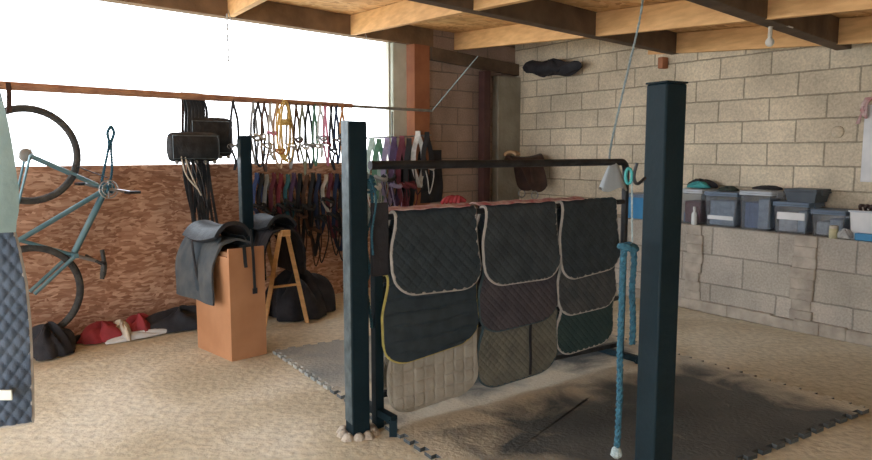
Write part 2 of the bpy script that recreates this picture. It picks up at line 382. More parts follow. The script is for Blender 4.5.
# roof deck (mono pitch, falling away from the window wall), beams along the wall, rafters across
DM = 6.7; KR = -.36
def roofp(t, d, h): return L(t, d, roof(d)+h)
deck = MB(); a = [roofp(T0-1, -.5, .2), roofp(6.5, -.5, .2), roofp(6.5, DM, .2), roofp(T0-1, DM, .2)]
deck.add(a+[p+Vector((0, 0, .03)) for p in a], [(0, 1, 2, 3), (7, 6, 5, 4), (0, 4, 5, 1), (1, 5, 6, 2), (2, 6, 7, 3), (3, 7, 4, 0)])
struct(deck.build('ceiling', M['osb_deck'], mw=mwL, smooth=False), 'chipboard roof deck')
ti = 7
def beam(d, w_, h, t0, t1, m, lab):
    global ti
    b = MB(); lowz = roof(d)
    b.box(L((t0+t1)/2, d, lowz+h/2-.0), (t1-t0, w_, h), (TL, -NL, UP)); o = struct(b.build('trim_%d' % ti, m, mw=mwL, smooth=False, bevel=.006), lab); ti += 1
beam(2.47, .10, .24, T0-1, 6.0, M['beam'], 'dark roof beam running along the room')
beam(4.06, .12, .24, T0-1, 6.0, M['beam'], 'dark roof beam nearest the camera')
for t0 in (-3.2, -1.6, -.15, 1.25, 2.62, 4.15, 5.6):
    b = MB(); hh = .2
    pa = L(t0, 0, roof(0)+hh/2); pb = L(t0+KR*DM, DM, roof(DM)+hh/2)
    b.bar(pa, pb, .055, hh-.01)
    struct(b.build('trim_%d' % ti, M['pine'], mw=mwL, smooth=False), 'pale rafter across the roof'); ti += 1
struct(MB().box(L(1.6, DM+.1, 1.2), (9.6, .2, 2.6), (TL, -NL, UP)).build('wall_front_added', M['block_r'], mw=frame(L(0, DM+.1), TL), smooth=False), 'unseen block wall added behind the camera to hold back light')  # added out of view, cuts the sky light coming from behind
# outside yard beyond the window, seen only from other places
b = MB().box(L(0, -16, -.06), (60, 31.8, .1), (TL, -NL, UP)); struct(b.build('ground_outside', M['yard']), 'pale yard outside the window')

# steel pipe and maroon column on the back wall
u0 = (BW(485, 120, .1)-WEND).dot(TB)
b = MB().box(B(u0, .09, 1.21), (.11, .10, 2.46), (TB, -NB, UP)); o = b.build('steel_column', M['maroon'], mw=mwB, bevel=.006)
tag(o, 'dark maroon steel column standing against the back wall', 'column')
b = MB().bar(B(.02, .05, 2.58), B(LB, .05, 2.50), .06, .14); o = b.build('wall_plate', M['beam'], mw=mwB); struct(o); o.name = 'trim_%d' % ti; ti += 1

# ================================================================== STOCK POSTS
def post(name, label, base, h, w_, ax, chip=False, footing=True, group='steel posts of the horse stocks'):
    X = Vector((math.cos(ax), math.sin(ax), 0)); Y = UP.cross(X)
    t = thing(name, label, 'post', base, X, group)
    r = w_/2
    MB().box(base+UP*(h/2), (w_, w_, h), (X, Y, UP)).build('tube', M['post'], t, bevel=.006)
    MB().box(base+UP*(h+.003), (w_+.004, w_+.004, .006), (X, Y, UP)).build('cap', M['post'], t, bevel=.002)
    if footing:
        b = MB(); 
        for k in range(9):
            a = k*.7; q = Vector((math.cos(a), math.sin(a), 0))*(w_*.75+.015*R.random())
            b.lathe([(.0, -.01), (.03+.012*R.random(), .0), (.028, .02), (.012, .034)], base+q, 7)
        b.build('footing', M['stone'], t)
    return t
pl = H(358, 434); pl.z = 0
PL = post('steel_post', 'dark steel post with its left face painted pale as lit, left end of the blanket rack', pl, 1.615, .098, math.radians(30))
# pale strip that paints the side light onto the left face
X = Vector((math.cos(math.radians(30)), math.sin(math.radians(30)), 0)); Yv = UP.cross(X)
b = MB(); b.box(pl-X*.0505+UP*.85, (.003, .088, 1.55), (X, Yv, UP)); b.build('lit_face', M['lit_face_trim'], PL)
pr = D(659, 300, 2.25); pr.z = 0
PR = post('steel_post', 'thick dark steel post standing nearest the camera, right of the rack', pr, 1.683, .088, math.radians(28))
ps = D(246, 200, 5.95); ps.z = 0
PS = post('steel_post', 'farthest steel post, short looking and half hidden behind the wooden saddle box', ps, 1.60, .095, math.radians(32))
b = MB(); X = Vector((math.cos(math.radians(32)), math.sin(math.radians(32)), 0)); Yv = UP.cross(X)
b.box(ps-X*.049+UP*.85, (.003, .085, 1.45), (X, Yv, UP)); b.build('lit_face', M['lit_face_trim'], PS)  # side light painted on the far post's left face as well
# post that carries the blankets at the left edge, outside the picture
pb_ = Vector((-2.05, 2.06, 0))
PB = post('steel_post', 'steel post just outside the left edge, carrying the blankets', pb_, 1.75, .09, 0)
MB().tube([pb_+UP*1.66, Vector((-1.40, 2.06, 1.66))], .022, 10).build('arm', M['post'], PB)

# ================================================================== BLANKET RACK
ra = H(378, 427); ra.z = 0
rb_ = D(622, 300, 4.82); rb_.z = 0
XR = (rb_-ra).normalized(); LR = (rb_-ra).length; YR = Vector((XR.y, -XR.x, 0))   # YR points to the camera
def K(x, y, z): return ra+XR*x+YR*y+UP*z
RK = thing('blanket_rack', 'black steel rack carrying nine saddle pads, with a high bent top rail', 'rack', ra, XR)
zt = 1.402
def square(x, y, z0, z1, w_=.045): return MB().box(K(x, y, (z0+z1)/2), (w_, w_, z1-z0), (XR, -YR, UP))
square(0, 0, 0, 1.13, .05).build('leg', M['post'], RK, bevel=.004)
p0 = plane_hit(370, 163, ra, YR); 
xs = (p0-ra).dot(XR)
path = [K(xs, 0, zt)]+smoothpath([K(LR-.10, 0, zt), K(LR-.03, 0, zt-.005), K(LR, 0, zt-.05), K(LR, 0, zt-.14)], 5)+[K(LR, 0, 0)]
MB().tube(path, .024, 10).build('top_rail', M['black_steel'], RK)
for x in (.62, 1.2): pass
for z, e0 in ((1.13, 0), (.80, 0), (.46, 0)):
    MB().tube([K(.0, 0, z), K(LR, 0, z)], .017, 10).build('cross_rail', M['black_steel'], RK)
b = MB().bar(K(-.0, .16, .09), K(0, -.32, .09), .04, .04); b.bar(K(0, .15, 0), K(0, .15, .09), .04, .04); b.bar(K(0, -.31, 0), K(0, -.31, .09), .04, .04)
b.build('foot', M['post'], RK)
b = MB().bar(K(LR, .16, .05), K(LR, -.32, .05), .04, .04); b.bar(K(LR, .15, 0), K(LR, .15, .05), .04, .04); b.bar(K(LR, -.31, 0), K(LR, -.31, .05), .04, .04)
b.build('foot', M['post'], RK)
MB().bar(K(0, -.02, .17), K(LR, -.02, .12), .03, .03).build('bottom_rail', M['black_steel'], RK)

def pad(label, x0, x1, ztop, front, back, spread, m, pm, quilt='diamond', q=.07, lean=0.0, waist=.03, skew=0.0, tail=0.0, extra=None, gap=False, bottomlift=None):
    t = thing('saddle_pad', label, 'saddle pad', K((x0+x1)/2, 0, ztop), XR, 'saddle pads on the rack')
    w_ = x1-x0; r0 = .026; seed = R.random()*10
    arc = PI*r0
    def surf(x, s):     # s: distance from the crest, + to the camera side
        a = abs(s); sg = 1 if s > 0 else -1
        if a < arc/2:
            th = a/r0; y = r0*math.sin(th); z = ztop-.009+r0*math.cos(th)
        else:
            k = a-arc/2; f = k/.45
            y = r0+spread*min(f, 1)**.8+.004*math.sin(x*9+seed)*min(f, 1); z = ztop-.009-k
        return y*sg, z
    def fn(u, v):
        s_tot_f, s_tot_b = front, back
        e = abs(2*u-1); kk = .50
        rc = .125*(1-math.sqrt(max(0, 1-((e-kk)/(1-kk))**2))) if e > kk else 0
        tw = tail*(u-.5)
        if v > .5: s = (v-.5)*2*(s_tot_f-rc+tw)
        else: s = -(.5-v)*2*(s_tot_b-rc)
        k = min(1, abs(s)/front)
        sm = min(1, max(0, (k-.08)/.45)); sm = sm*sm*(3-2*sm)
        lft = x0+waist*1.6*(1-sm)-.004; rgt = x1-waist*.5*math.sin(PI*min(1, k*1.3))
        xx = lft+(rgt-lft)*u+skew*k
        y, z = surf(xx, s)
        if quilt == 'diamond':
            a1 = math.sin(PI*(xx+s)/q); a2 = math.sin(PI*(xx-s)/q); h = .010*min(1, 1.5*math.sqrt(abs(a1*a2)))
        elif quilt == 'grid':
            h = .012*min(1, 1.8*math.sqrt(abs(math.sin(PI*xx/q)*math.sin(PI*s/q))))
        else:
            h = .014*min(1, 1.5*math.sqrt(abs(math.sin(PI*s/q+.35*math.sin(xx*14)))))
        return K(xx, y, z+.004), h
    b = MB(); nu = int(w_/q*11); nv = int((front+back)/q*11)
    edge = b.grid(fn, nu, nv, .009); b.build('quilted_panel', m, t)
    MB().tube(edge[::2], .0095, 7, closed=True).build('piping', pm, t)
    if extra: extra(t, K)
    return t
zr = (1.135, .805, .465)
c0 = .03
def strapper(x, s0, s1, y, m, w_=.03):
    def f(t, K_): MB().strap([K_(x, y+.004*math.sin(i), s0+(s1-s0)*i/6) for i in range(7)], w_, .004, XR).build('girth_loop', m, t)
    return f
pads = []
W3 = LR-.07
xa, xb, xc_, xd = [(plane_hit(px, 230, K(0, .06, 0), YR)-ra).dot(XR) for px in (389, 481.5, 560, 619)]
pad('navy quilted saddle pad with grey piping, top left on the rack', xa+.02, xb-.015, zr[0], .46, .42, .055, M['navy'], M['pipe_grey'], tail=.02)
pad('navy quilted saddle pad with grey piping, top middle on the rack', xb+.02, xc_-.01, zr[0], .475, .42, .055, M['navy2'], M['pipe_grey'], q=.065)
pad('black navy quilted saddle pad with pale piping, top right on the rack', xc_+.01, xd, zr[0], .49, .42, .055, M['navy'], M['pipe_grey'], q=.065, tail=-.05)
pad('dark navy saddle pad with yellow piping and horizontal channels', xa-.03, xb-.01, zr[1], .475, .44, .032, M['navy'], M['pipe_yellow'], 'wave', .075, tail=-.06)
pad('faded plum grey saddle pad with dark piping, middle of the second row', xb+.005, xc_, zr[1], .42, .40, .032, M['plum'], M['pipe_dark'], q=.05, tail=-.02)
pad('slate quilted saddle pad with pale piping, right end of the second row', xc_+.015, xd+.0, zr[1], .41, .40, .032, M['slate'], M['pipe_grey'], q=.055, tail=-.02)
pad('stone grey saddle pad with square quilting, bottom left almost on the floor', xa+.01, xb+.0, zr[2], .43, .36, .012, M['beige'], M['beige'], 'grid', .07, tail=-.03)
pad('olive grey saddle pad with a hanging dark strap, bottom middle', xb+.005, xc_+.02, zr[2], .42, .36, .012, M['olive'], M['pipe_dark'], q=.05, tail=-.03,
    extra=strapper(xb+.40, .10, .42, .062, M['blackcloth'], .02))
pad('dark green quilted saddle pad, bottom right on the rack', xc_+.02, xd+.0, zr[2], .33, .30, .012, M['dgreen'], M['pipe_grey'], q=.05, tail=-.03)
# pink and white lining folded on the top rail, red cloth beside
for (a0, a1, m, lab) in ((-.02, .60, M['pink'], 'thin faded pink towel folded along the top of the left pad'), (.66, 1.55, M['pink'], 'long faded pink towel folded along the top of the middle and right pads')):
    b = MB()
    def fn(u, v):
        x = a0+(a1-a0)*u; y = -.042+.084*v
        return K(x, y, 1.179+.002*math.sin(x*21)+.002*math.sin(x*50+v*4)-(.012*abs(2*v-1)**2)), 0
    b.grid(fn, 60, 8, .006); tag(b.build('towel', m), lab, 'towel')
b = MB()
for k in range(5):
    b.tube(smoothpath([K(.45+.02*k, -.03+.012*k, 1.185), K(.50+.01*k, -.03+.012*k, 1.215+.004*(k % 2)), K(.58, -.03+.012*k, 1.195)], 5), .011, 8)
tag(b.build('cloth', M['redcloth']), 'small crumpled red cloth lying on top of the left pads', 'cloth')

# ropes ------------------------------------------------------------
def twist(path, r, m, name, parent=None, strands=3, pitch=.05):
    pts = smoothpath(path, 10); b = MB(); acc = 0; P = []
    for s_ in range(strands):
        q = []; acc = 0
        for i, p in enumerate(pts):
            if i: acc += (pts[i]-pts[i-1]).length
            d = (pts[min(i+1, len(pts)-1)]-pts[max(i-1, 0)]).normalized(); a = d.orthogonal().normalized() if abs(d.z) < .8 else d.cross(Vector((0, 1, 0))).normalized(); c = d.cross(a)
            ph = 2*PI*(acc/pitch+s_/strands); q.append(p+a*(math.cos(ph)*r*.5)+c*(math.sin(ph)*r*.5))
        b.tube(q, r*.62, 6)
    return b.build(name, m, parent)
# lead rope hanging beside the near post
hook = D(637, 168, 2.2)
t = thing('lead_rope', 'doubled blue lead rope hanging on a hook beside the near post', 'rope', D(632, 250, 2.2), XR)
twist([D(632, 180, 2.2), D(632, 215, 2.2), D(632.5, 250, 2.2)], .003, M['rope_pale'], 'thin_cord', t)
b = MB(); c = D(630, 176, 2.2); b.tube([c+Vector((.010*math.sin(q)-.004, 0, .024*math.cos(q))) for q in [2*PI*i/16 for i in range(16)]], .005, 6, closed=True); b.build('snap_hook', M['teal2'], t)
pts = [D(x, y, 2.2) for x, y in ((631, 247), (624, 252), (622, 300), (620, 350), (619.5, 400), (617, 447))]
twist(pts, .011, M['rope_blue'], 'strand', t, pitch=.06)
pts = [D(x, y, 2.22) for x, y in ((627, 248), (634, 255), (632, 290), (633, 320), (632, 344))]
twist(pts, .010, M['rope_blue'], 'strand', t, pitch=.06)
b = MB(); 
for k in range(3): b.tube([D(626+2*k, 246+k, 2.19)+Vector((.02*math.cos(q), .02*math.sin(q), .004*math.sin(2*q))) for q in [2*PI*i/14 for i in range(14)]], .009, 6, closed=True)
b.build('knot', M['rope_blue'], t)
b = MB().lathe([(.006, 0), (.016, -.01), (.020, -.03), (.010, -.04)], D(616.5, 446, 2.2), 8); b.build('frayed_end', M['rope_pale'], t)
MB().tube(smoothpath([D(645, 178, 2.22), D(637, 184, 2.2), D(634, 176, 2.2), D(637, 163, 2.2)], 6), .005, 6).build('wall_hook', M['black_steel'], PR)
# rope bundle on the left post
t = thing('rope_bundle', 'tangled dark blue rope hanging from the left post beside the rack', 'rope', D(366, 190, 3.62), XR)
for k, pp in enumerate((((366, 172), (361, 200), (367, 230), (362, 262), (368, 300), (372, 328)), ((369, 175), (372, 205), (366, 240), (369, 270), (365, 285)), ((368, 174), (364, 195), (369, 215), (360, 240), (352, 262)), ((370, 178), (376, 200), (372, 232), (373, 255)))):
    twist([D(x, y, 3.60-.02*k) for x, y in pp], .009 if k < 3 else .006, M['rope_blue'] if k != 2 else M['rope_pale'], 'strand', t)
b = MB()
for k in range(4): b.tube([D(366+k, 178+4*k, 3.56)+Vector((.035*math.cos(q), .02*math.sin(q), .012*math.sin(q+k))) for q in [2*PI*i/16 for i in range(16)]], .007, 6, closed=True)
b.build('knot', M['rope_blue'], t)
# dark plate on rack leg
b = MB().box(K(.0, .035, 1.02), (.10, .02, .38), (XR, -YR, UP)); o = b.build('leather_flap', M['blackcloth'], bevel=.004)
tag(o, 'dark cloth flap hanging at the left end of the pad rack', 'cloth')
# cord from the roof down to the cloudy bag at the rack end
top = roofp(tl(H(646, 2, 2.3)), dl(H(646, 2, 2.3)), 0.2)
bag = K(LR-.13, .0, 1.25)
t = thing('rope', 'pale twisted cord running from the roof down to the right end of the rack', 'cord', top, XR)
twist([top, D(640, 18, 4.45), D(628, 70, 4.5), D(612, 140, 4.6), bag+Vector((-.03, 0, .17))], .007, M['rope_pale'], 'cord', t, pitch=.04)
b = MB()
for k in range(16):
    a = R.random()*6.3; q = Vector((math.cos(a), math.sin(a), 0))*.04*R.random(); b.tube([top+q, top+q*2+Vector((.03*R.uniform(-1, 1), .02, -.06-.1*R.random()))], .003, 5)
b.build('straw_tuft', M['web'], t)
b = MB()
def fn(u, v):
    a = 2*PI*u; rr = .012+.10*v**.8*(1+.12*math.sin(5*a)+.06*math.sin(9*a)); return bag+Vector((0, 0, .17))+XR*(rr*math.cos(a))+YR*(.055*rr/.09*math.sin(a))-UP*(.20*v+.015*math.sin(3*a)*v), 0
b.grid(fn, 40, 10, .002)
tag(b.build('plastic_bag', M['film']), 'cloudy clear plastic bag hanging on the right end of the rack', 'bag')

# ================================================================== RUBBER MATS
TM = (H(865, 410)-H(682, 357)); TM.z = 0; TM.normalize(); SM = Vector((-TM.y, TM.x, 0))   # TM towards camera-right, SM to the back right
c_left = H(276, 352); c_left.z = 0; c_right = H(865, 410); c_right.z = 0
wid = (c_right-c_left).dot(SM)
org = c_left            # back-left corner
len_ = (c_right-c_left).dot(TM)
nx, ny = 2, 3; ww = wid/nx; ll = len_/ny
def teeth(a, b_, n, amp, sgn):
    out = []
    for k in range(n):
        f0 = k/n; f1 = (k+.25)/n; f2 = (k+.5)/n; f3 = (k+.75)/n; d = (b_-a); nn = Vector((d.y, -d.x, 0)).normalized()*amp*sgn
        out += [a+d*f0, a+d*f1+nn*0, a+d*(f1-.06/n)+nn, a+d*(f3+.06/n)+nn, a+d*f3]
    return out
locs = ('back left, beside the saddle box', 'back right, nearest the low block wall', 'middle left, beside the left post', 'middle right, behind the near post', 'front left, under the pads', 'front right, with a toothed edge in the open')
kk = 0
for j in range(ny):
    for i in range(nx):
        o_ = org+TM*(ll*j)+SM*(ww*i)
        P = [o_, o_+SM*ww, o_+SM*ww+TM*ll, o_+TM*ll]
        poly = teeth(P[0], P[1], 10, .032, 1)+teeth(P[1], P[2], 10, .032, 1)+teeth(P[2], P[3], 10, .032, -1)+teeth(P[3], P[0], 10, .032, -1)
        b = MB(); n = len(poly); z1 = .020+.0005*kk
        b.add([p+UP*z1 for p in poly]+[p+UP*.0 for p in poly], [tuple(range(n))]+[(q, (q+1) % n, (q+1) % n+n, q+n) for q in range(n)]+[tuple(range(n, 2*n))[::-1]])
        o = b.build('rubber_mat', M['mat_pale'] if (i, j) in ((0, 0),) else M['mat'], smooth=False)
        tag(o, ('pale dust covered' if (i, j) in ((0, 0),) else 'dusty dark')+' rubber floor mat, '+locs[kk], 'mat', 'interlocking rubber mats'); kk += 1

def dusty(m, amount=1.0):
    """sand blown over the mats: along the foot of the rack and over their far right border"""
    nt = m.node_tree; b_ = nt.nodes['Principled BSDF']; src = b_.inputs['Base Color'].links[0].from_socket
    tc = nt.nodes.new('ShaderNodeTexCoord')
    def mth(op, a, c=None, cl=False):
        n = nt.nodes.new('ShaderNodeMath'); n.operation = op; n.use_clamp = cl
        for k, v in ((0, a), (1, c)):
            if v is None: continue
            if isinstance(v, (int, float)): n.inputs[k].default_value = v
            else: nt.links.new(v, n.inputs[k])
        return n.outputs[0]
    def dist(p, d):
        s1 = nt.nodes.new('ShaderNodeVectorMath'); s1.operation = 'SUBTRACT'; nt.links.new(tc.outputs['Object'], s1.inputs[0]); s1.inputs[1].default_value = p
        s2 = nt.nodes.new('ShaderNodeVectorMath'); s2.operation = 'DOT_PRODUCT'; nt.links.new(s1.outputs[0], s2.inputs[0]); s2.inputs[1].default_value = d; return s2.outputs['Value']
    n1 = node(nt, 'ShaderNodeTexNoise', Scale=3.2, Detail=9.0, Distortion=.8); nt.links.new(tc.outputs['Object'], n1.inputs['Vector'])
    band = mth('SUBTRACT', 1.0, mth('DIVIDE', mth('ABSOLUTE', mth('SUBTRACT', dist(ra, YR), .12)), .42), True)
    far = mth('SUBTRACT', 1.0, mth('DIVIDE', mth('ABSOLUTE', dist(c_right, SM)), .45), True)
    left = mth('SUBTRACT', 1.0, mth('DIVIDE', mth('ABSOLUTE', mth('ADD', dist(c_left, SM), .0)), .75), True)
    f = mth('MAXIMUM', mth('MAXIMUM', band, mth('MULTIPLY', far, .8)), mth('MULTIPLY', left, .8*amount))
    f = mth('ADD', mth('MULTIPLY', f, .62), n1.outputs['Fac'])
    f = ramp(nt, f, [(.66, 0.0), (1.0, .92*amount)])
    ge = nt.nodes.new('ShaderNodeNewGeometry'); sx = nt.nodes.new('ShaderNodeSeparateXYZ'); nt.links.new(ge.outputs['True Normal'], sx.inputs[0])
    f = mth('MULTIPLY', f, mth('GREATER_THAN', sx.outputs[2], .5))
    nt.links.new(mixc(nt, f, src, (.64, .585, .46)), b_.inputs['Base Color'])
dusty(M['mat']); dusty(M['mat_pale'], .45)
# ================================================================== SADDLE BOX, SADDLES, TRESTLE
f0 = H(232, 362); f1 = H(267, 354); f0.z = f1.z = 0
XB = (f1-f0).normalized(); YB = Vector((-XB.y, XB.x, 0)); WB = (f1-f0).length; DB = .52
hb = .80
t = thing('saddle_box', 'tall orange brown wooden box stand with a saddle on top', 'box', f0, XB)
def Q(x, y, z): return f0+XB*x+YB*y+UP*z
MB().box(Q(WB/2, .009, hb/2), (WB, .018, hb), (XB, YB, UP)).build('front_panel', M['board'], t, bevel=.002)
MB().box(Q(WB/2, DB-.009, hb/2), (WB, .018, hb), (XB, YB, UP)).build('back_panel', M['board'], t, bevel=.002)
for x in (.009, WB-.009):
    b = MB().prism([(0, 0), (DB-.036, 0), (DB-.036, hb-.06), (0, hb-.06)], -.009, .009, (Q(x, .018, 0), YB, XB, UP)); b.build('side_panel', M['board'], t)
MB().box(Q(WB/2, DB/2, hb-.045), (WB-.036, DB-.036, .03), (XB, YB, UP)).build('top_panel', M['ply_edge'], t)
def saddle(name, label, o, X, Y, m, flapm, sc_=1.0, cloth=None, grp=None, iron=True):
    """X: along the horse's back (towards the pommel), Y: sideways"""
    t = thing(name, label, 'saddle', o, X, grp)
    def S(x, y, z): return o+X*(x*sc_)+Y*(y*sc_)+UP*(z*sc_)
    b = MB()
    def seat(u, v):
        x = -.25+.5*u; a = (v-.5)*2
        hw = .06+.11*math.sin(PI*min(1, max(0, (.62-x*1.1)*.72)))**.8
        z = .10+.28*(x+.02)**2*(2.2 if x > 0 else 1.4)+.0*a-.10*abs(a)**2.6
        return S(x, a*hw, z+.06), 0
    b.grid(seat, 22, 16, .03*sc_); b.build('seat', m, t)
    for s_ in (-1, 1):
        b = MB()
        def flap(u, v):
            x = (-.13+.36*u)+.09*v*(1-.4*u); z = .10-.42*v*(1-.22*abs(2*u-1)**3); y = .085+.11*math.sin(min(1, v*1.1)*PI/2)+.012*math.sin(u*7)
            return S(x*(1-.12*v)+.02*v, s_*y, z), 0
        b.grid(flap, 14, 14, .012*sc_); b.build('flap', flapm, t)
        b = MB().strap([S(.0+.01*k, s_*(.215-.002*k), .07-.06*k) for k in range(7)], .028*sc_, .006, X); b.build('stirrup_leather', m, t)
        if not iron: continue
        c = S(.07, s_*.215, -.36); b = MB(); b.tube([c+X*(.05*sc_*math.sin(q))+UP*(.055*sc_*math.cos(q)) for q in [2*PI*i/18 for i in range(18)]], .007, 6, closed=True); b.build('stirrup', M['galv'], t)
    if cloth:
        b = MB()
        def cl(u, v):
            a = (v-.5)*2; x = -.32+.62*u; y = .21*math.tanh(abs(a)*3.2)*(1 if a > 0 else -1); z = .085-.06*min(1, abs(a)*3)-.50*max(0, abs(a)-.18)
            return S(x+.02*math.sin(a*5), y*(1+.05*math.sin(u*9)), z), .004*abs(math.sin(u*24)*math.sin(v*28))
        b.grid(cl, 44, 44, .012*sc_); b.build('saddle_cloth', cloth, t)
    return t
XS = -YB     # pommel to the front of the box
saddle('saddle', 'worn blue black saddle with a draped pad, lying over the wooden box', Q(WB/2-.02, DB/2+.12, hb-.03), -YB, XB, M['leather_black'], M['navy2'], .95, M['slate'], iron=False)
# trestle behind the box with a second saddle
tc = H(283, 326); tc.z = 0
tc2 = tc+Vector((-.22, .22, 0))
XT = Vector((-.60, .80, 0)).normalized(); YT = Vector((XT.y, -XT.x, 0))
o_ = D(272, 240, 6.0); o_.z = 0
t = thing('wooden_trestle', 'thin legged wooden saddle trestle right of the orange box', 'trestle', o_, XT)
for a in (-.24, .24):
    for s_ in (-1, 1):
        MB().bar(o_+XT*a+YT*(s_*.20), o_+XT*a+YT*(s_*.03)+UP*.80, .035, .02).build('leg', M['pine'], t, bevel=.002)
    MB().bar(o_+XT*a+YT*-.13+UP*.35, o_+XT*a+YT*.13+UP*.35, .03, .015).build('brace', M['pine'], t)
MB().bar(o_-XT*.30+UP*.80, o_+XT*.30+UP*.80, .07, .05).build('top_bar', M['pine'], t, bevel=.003)
saddle('saddle', 'black saddle on the wooden trestle behind the orange box', o_+UP*.76, -XT, YT, M['leather_black'], M['blackcloth'], .88, M['blackcloth'])
# black straps over the box front
b = MB().strap([Q(WB*.42, -.006, hb+.02), Q(WB*.43, -.012, hb-.10), Q(WB*.45, -.01, hb-.14)], .025, .005, XB); b.strap([Q(WB*.62, -.006, hb+.12), Q(WB*.64, -.02, hb-.05), Q(WB*.67, -.014, hb-.30)], .02, .005, XB)
b.box(Q(WB*.67, -.016, hb-.315), (.035, .008, .04), (XB, YB, UP))
b.strap([Q(WB*.5, .02, hb+.01), Q(WB*.5, -.006, hb+.015)], .10, .006, XB)
tag(b.build('girth_strap', M['leather_black']), 'narrow black girth strap hanging over the front of the orange box', 'strap')
# heap of black tack behind the trestle
def heap(label, c, X, Y, sx, sy, h, m, name='bag', cat='bag', seed=1, parent=None):
    rr = random.Random(seed); ph = [rr.random()*6 for _ in range(8)]
    def fn(u, v):
        a = 2*PI*u; r = math.sin(PI/2*min(1, v*1.02)); k = 1+.12*math.sin(3*a+ph[0])+.09*math.sin(5*a+ph[1]+4*v)+.05*math.sin(11*a+ph[2]+7*v)
        z = h*math.cos(PI/2*v)**.7*(1+.16*math.sin(4*a+ph[3]+3*v)+.09*math.sin(9*a+ph[4]))
        return c+X*(sx*r*k*math.cos(a))+Y*(sy*r*k*math.sin(a))+UP*max(.012, z), 0
    b = MB(); b.grid(fn, 56, 18, .008); o = b.build(name, m, parent)
    return tag(o, label, cat) if not parent else o
pc = LW(300, 300, .55); pc.z = 0
heap('heap of black horse rugs against the chipboard wall behind the trestle', pc, TL, NL, .30, .26, .36, M['blackcloth'], 'folded_rug', 'rug', 3)
# floor clothes by the wall
tj = tl(LW(178, 321, .2)); pc = L(tj, .24)
heap('black jacket heaped on the floor against the chipboard wall', pc, TL, NL, .32, .16, .15, M['blackcloth'], 'jacket', 'jacket', 5)
tj = tl(LW(118, 331, .2)); pc = L(tj, .20)
t = thing('jacket', 'crumpled red and white jacket lying on the floor by the chipboard wall', 'jacket', pc, TL)
heap('', pc-TL*.12, TL, NL, .16, .12, .13, M['redcloth'], 'red_panel', '', 6, t)
heap('', pc+TL*.02+NL*.02, TL, NL, .06, .14, .12, M['cream'], 'white_panel', '', 9, t)
heap('', pc+TL*.16, TL, NL, .13, .12, .14, M['redcloth'], 'red_sleeve', '', 12, t)
heap('', pc+TL*.12+NL*.13, TL, NL, .26, .05, .05, M['white'], 'white_sleeve', '', 14, t)
pc = H(46, 352); pc.z = 0
heap('small dark sack on the floor below the bicycle', pc+NL*.10, TL, NL, .15, .16, .20, M['blackcloth'], 'sack', 'sack', 8)
b = MB().tube([L(-.35, .10, .03), L(.0, .05, .03), L(.6, .04, .03)], .018, 8); tag(b.build('pole', M['beam']), 'dark wooden pole lying on the floor at the foot of the chipboard wall', 'pole')
b = MB().tube([L(-.26, .16, .036), L(-.06, .15, .036)], .033, 10); b.tube([L(-.06, .15, .036), L(.04, .14, .036)], .014, 8); b.tube([L(.04, .10, .036), L(.04, .19, .036)], .014, 8); tag(b.build('bicycle_pump', M['blackcloth']), 'short black pump lying on the floor right of the dark sack', 'pump')

# ================================================================== BICYCLE against the left wall
DBK = .28
def BK(px, py, d=DBK): return LW(px, py, d)
bc = BK(60, 230)
t = thing('bicycle', 'blue grey mountain bicycle hung on end against the chipboard wall', 'bicycle', bc, TL)
def ring(c, r, rt, n=48, m=10): return MB().tube([c+TL*(r*math.cos(2*PI*i/n))+UP*(r*math.sin(2*PI*i/n)) for i in range(n)], rt, m, closed=True)
h1 = BK(28, 155); h2 = BK(32, 293)
rw = .325
for h_ in (h1, h2):
    wob = ring(h_, rw, .026).build('tyre', M['rubber'], t)
    ring(h_, rw-.033, .010).build('rim', M['steel'], wob)
    b = MB()
    for k in range(28):
        a = 2*PI*k/28; sd = 1 if k % 2 else -1; b.tube([h_+NL*(.03*sd)+TL*(.018*math.cos(a+.9*sd))+UP*(.018*math.sin(a+.9*sd)), h_+TL*((rw-.035)*math.cos(a))+UP*((rw-.035)*math.sin(a))], .0016, 4)
    b.build('spokes', M['steel'], wob)
    MB().lathe([(.02, -.05), (.02, .05)], h_, 14, NL).build('hub', M['steel'], wob)
    b = MB()
    for rr_ in (.05, .062, .074): b.tube([h_+NL*.046+TL*(rr_*math.cos(q))+UP*(rr_*math.sin(q)) for q in [2*PI*i/30 for i in range(30)]], .0035, 5, closed=True)
    b.build('brake_disc', M['galv'], wob)
MB().lathe([(.05, -.055), (.045, -.04), (.03, -.035)], h1, 20, NL).build('sprocket_set', M['galv'], t)
bb = BK(106, 189); seatc = BK(6, 248); rod = BK(8, 237); head = BK(73, 255); headb = head
b = MB(); b.tube([bb, seatc], .019, 12); b.tube([bb, head+(bb-head).normalized()*.02], .024, 12); b.tube([rod, head], .014, 12); b.tube([rod, seatc], .014, 12)
for s_ in (-.06, .06):
    b.tube(smoothpath([bb+NL*s_*.6, (bb+h1)/2+NL*s_, h1+NL*s_], 4), .011, 8); b.tube([seatc+NL*s_*.4, h1+NL*s_], .009, 8)
b.lathe([(.03, -.045), (.03, .045)], bb, 16, NL)
b.build('frame', M['bike_blue'], t)
b = MB()
for s_ in (-.055, .055): b.tube([head+NL*s_-UP*.0+TL*.0, h2+NL*s_], .014, 10)
b.bar(head-NL*.07, head+NL*.07, .035, .035); b.build('fork', M['bike_blue'], t)
stem = BK(96, 261, DBK)
b = MB().tube([head, stem], .014, 10); b.build('stem', M['galv'], t)
hbar = MB().tube(smoothpath([stem-NL*.2+UP*.02, stem, stem+NL*.16+UP*.0, stem+NL*.17], 4), .012, 10).build('handlebar', M['black_steel'], t)
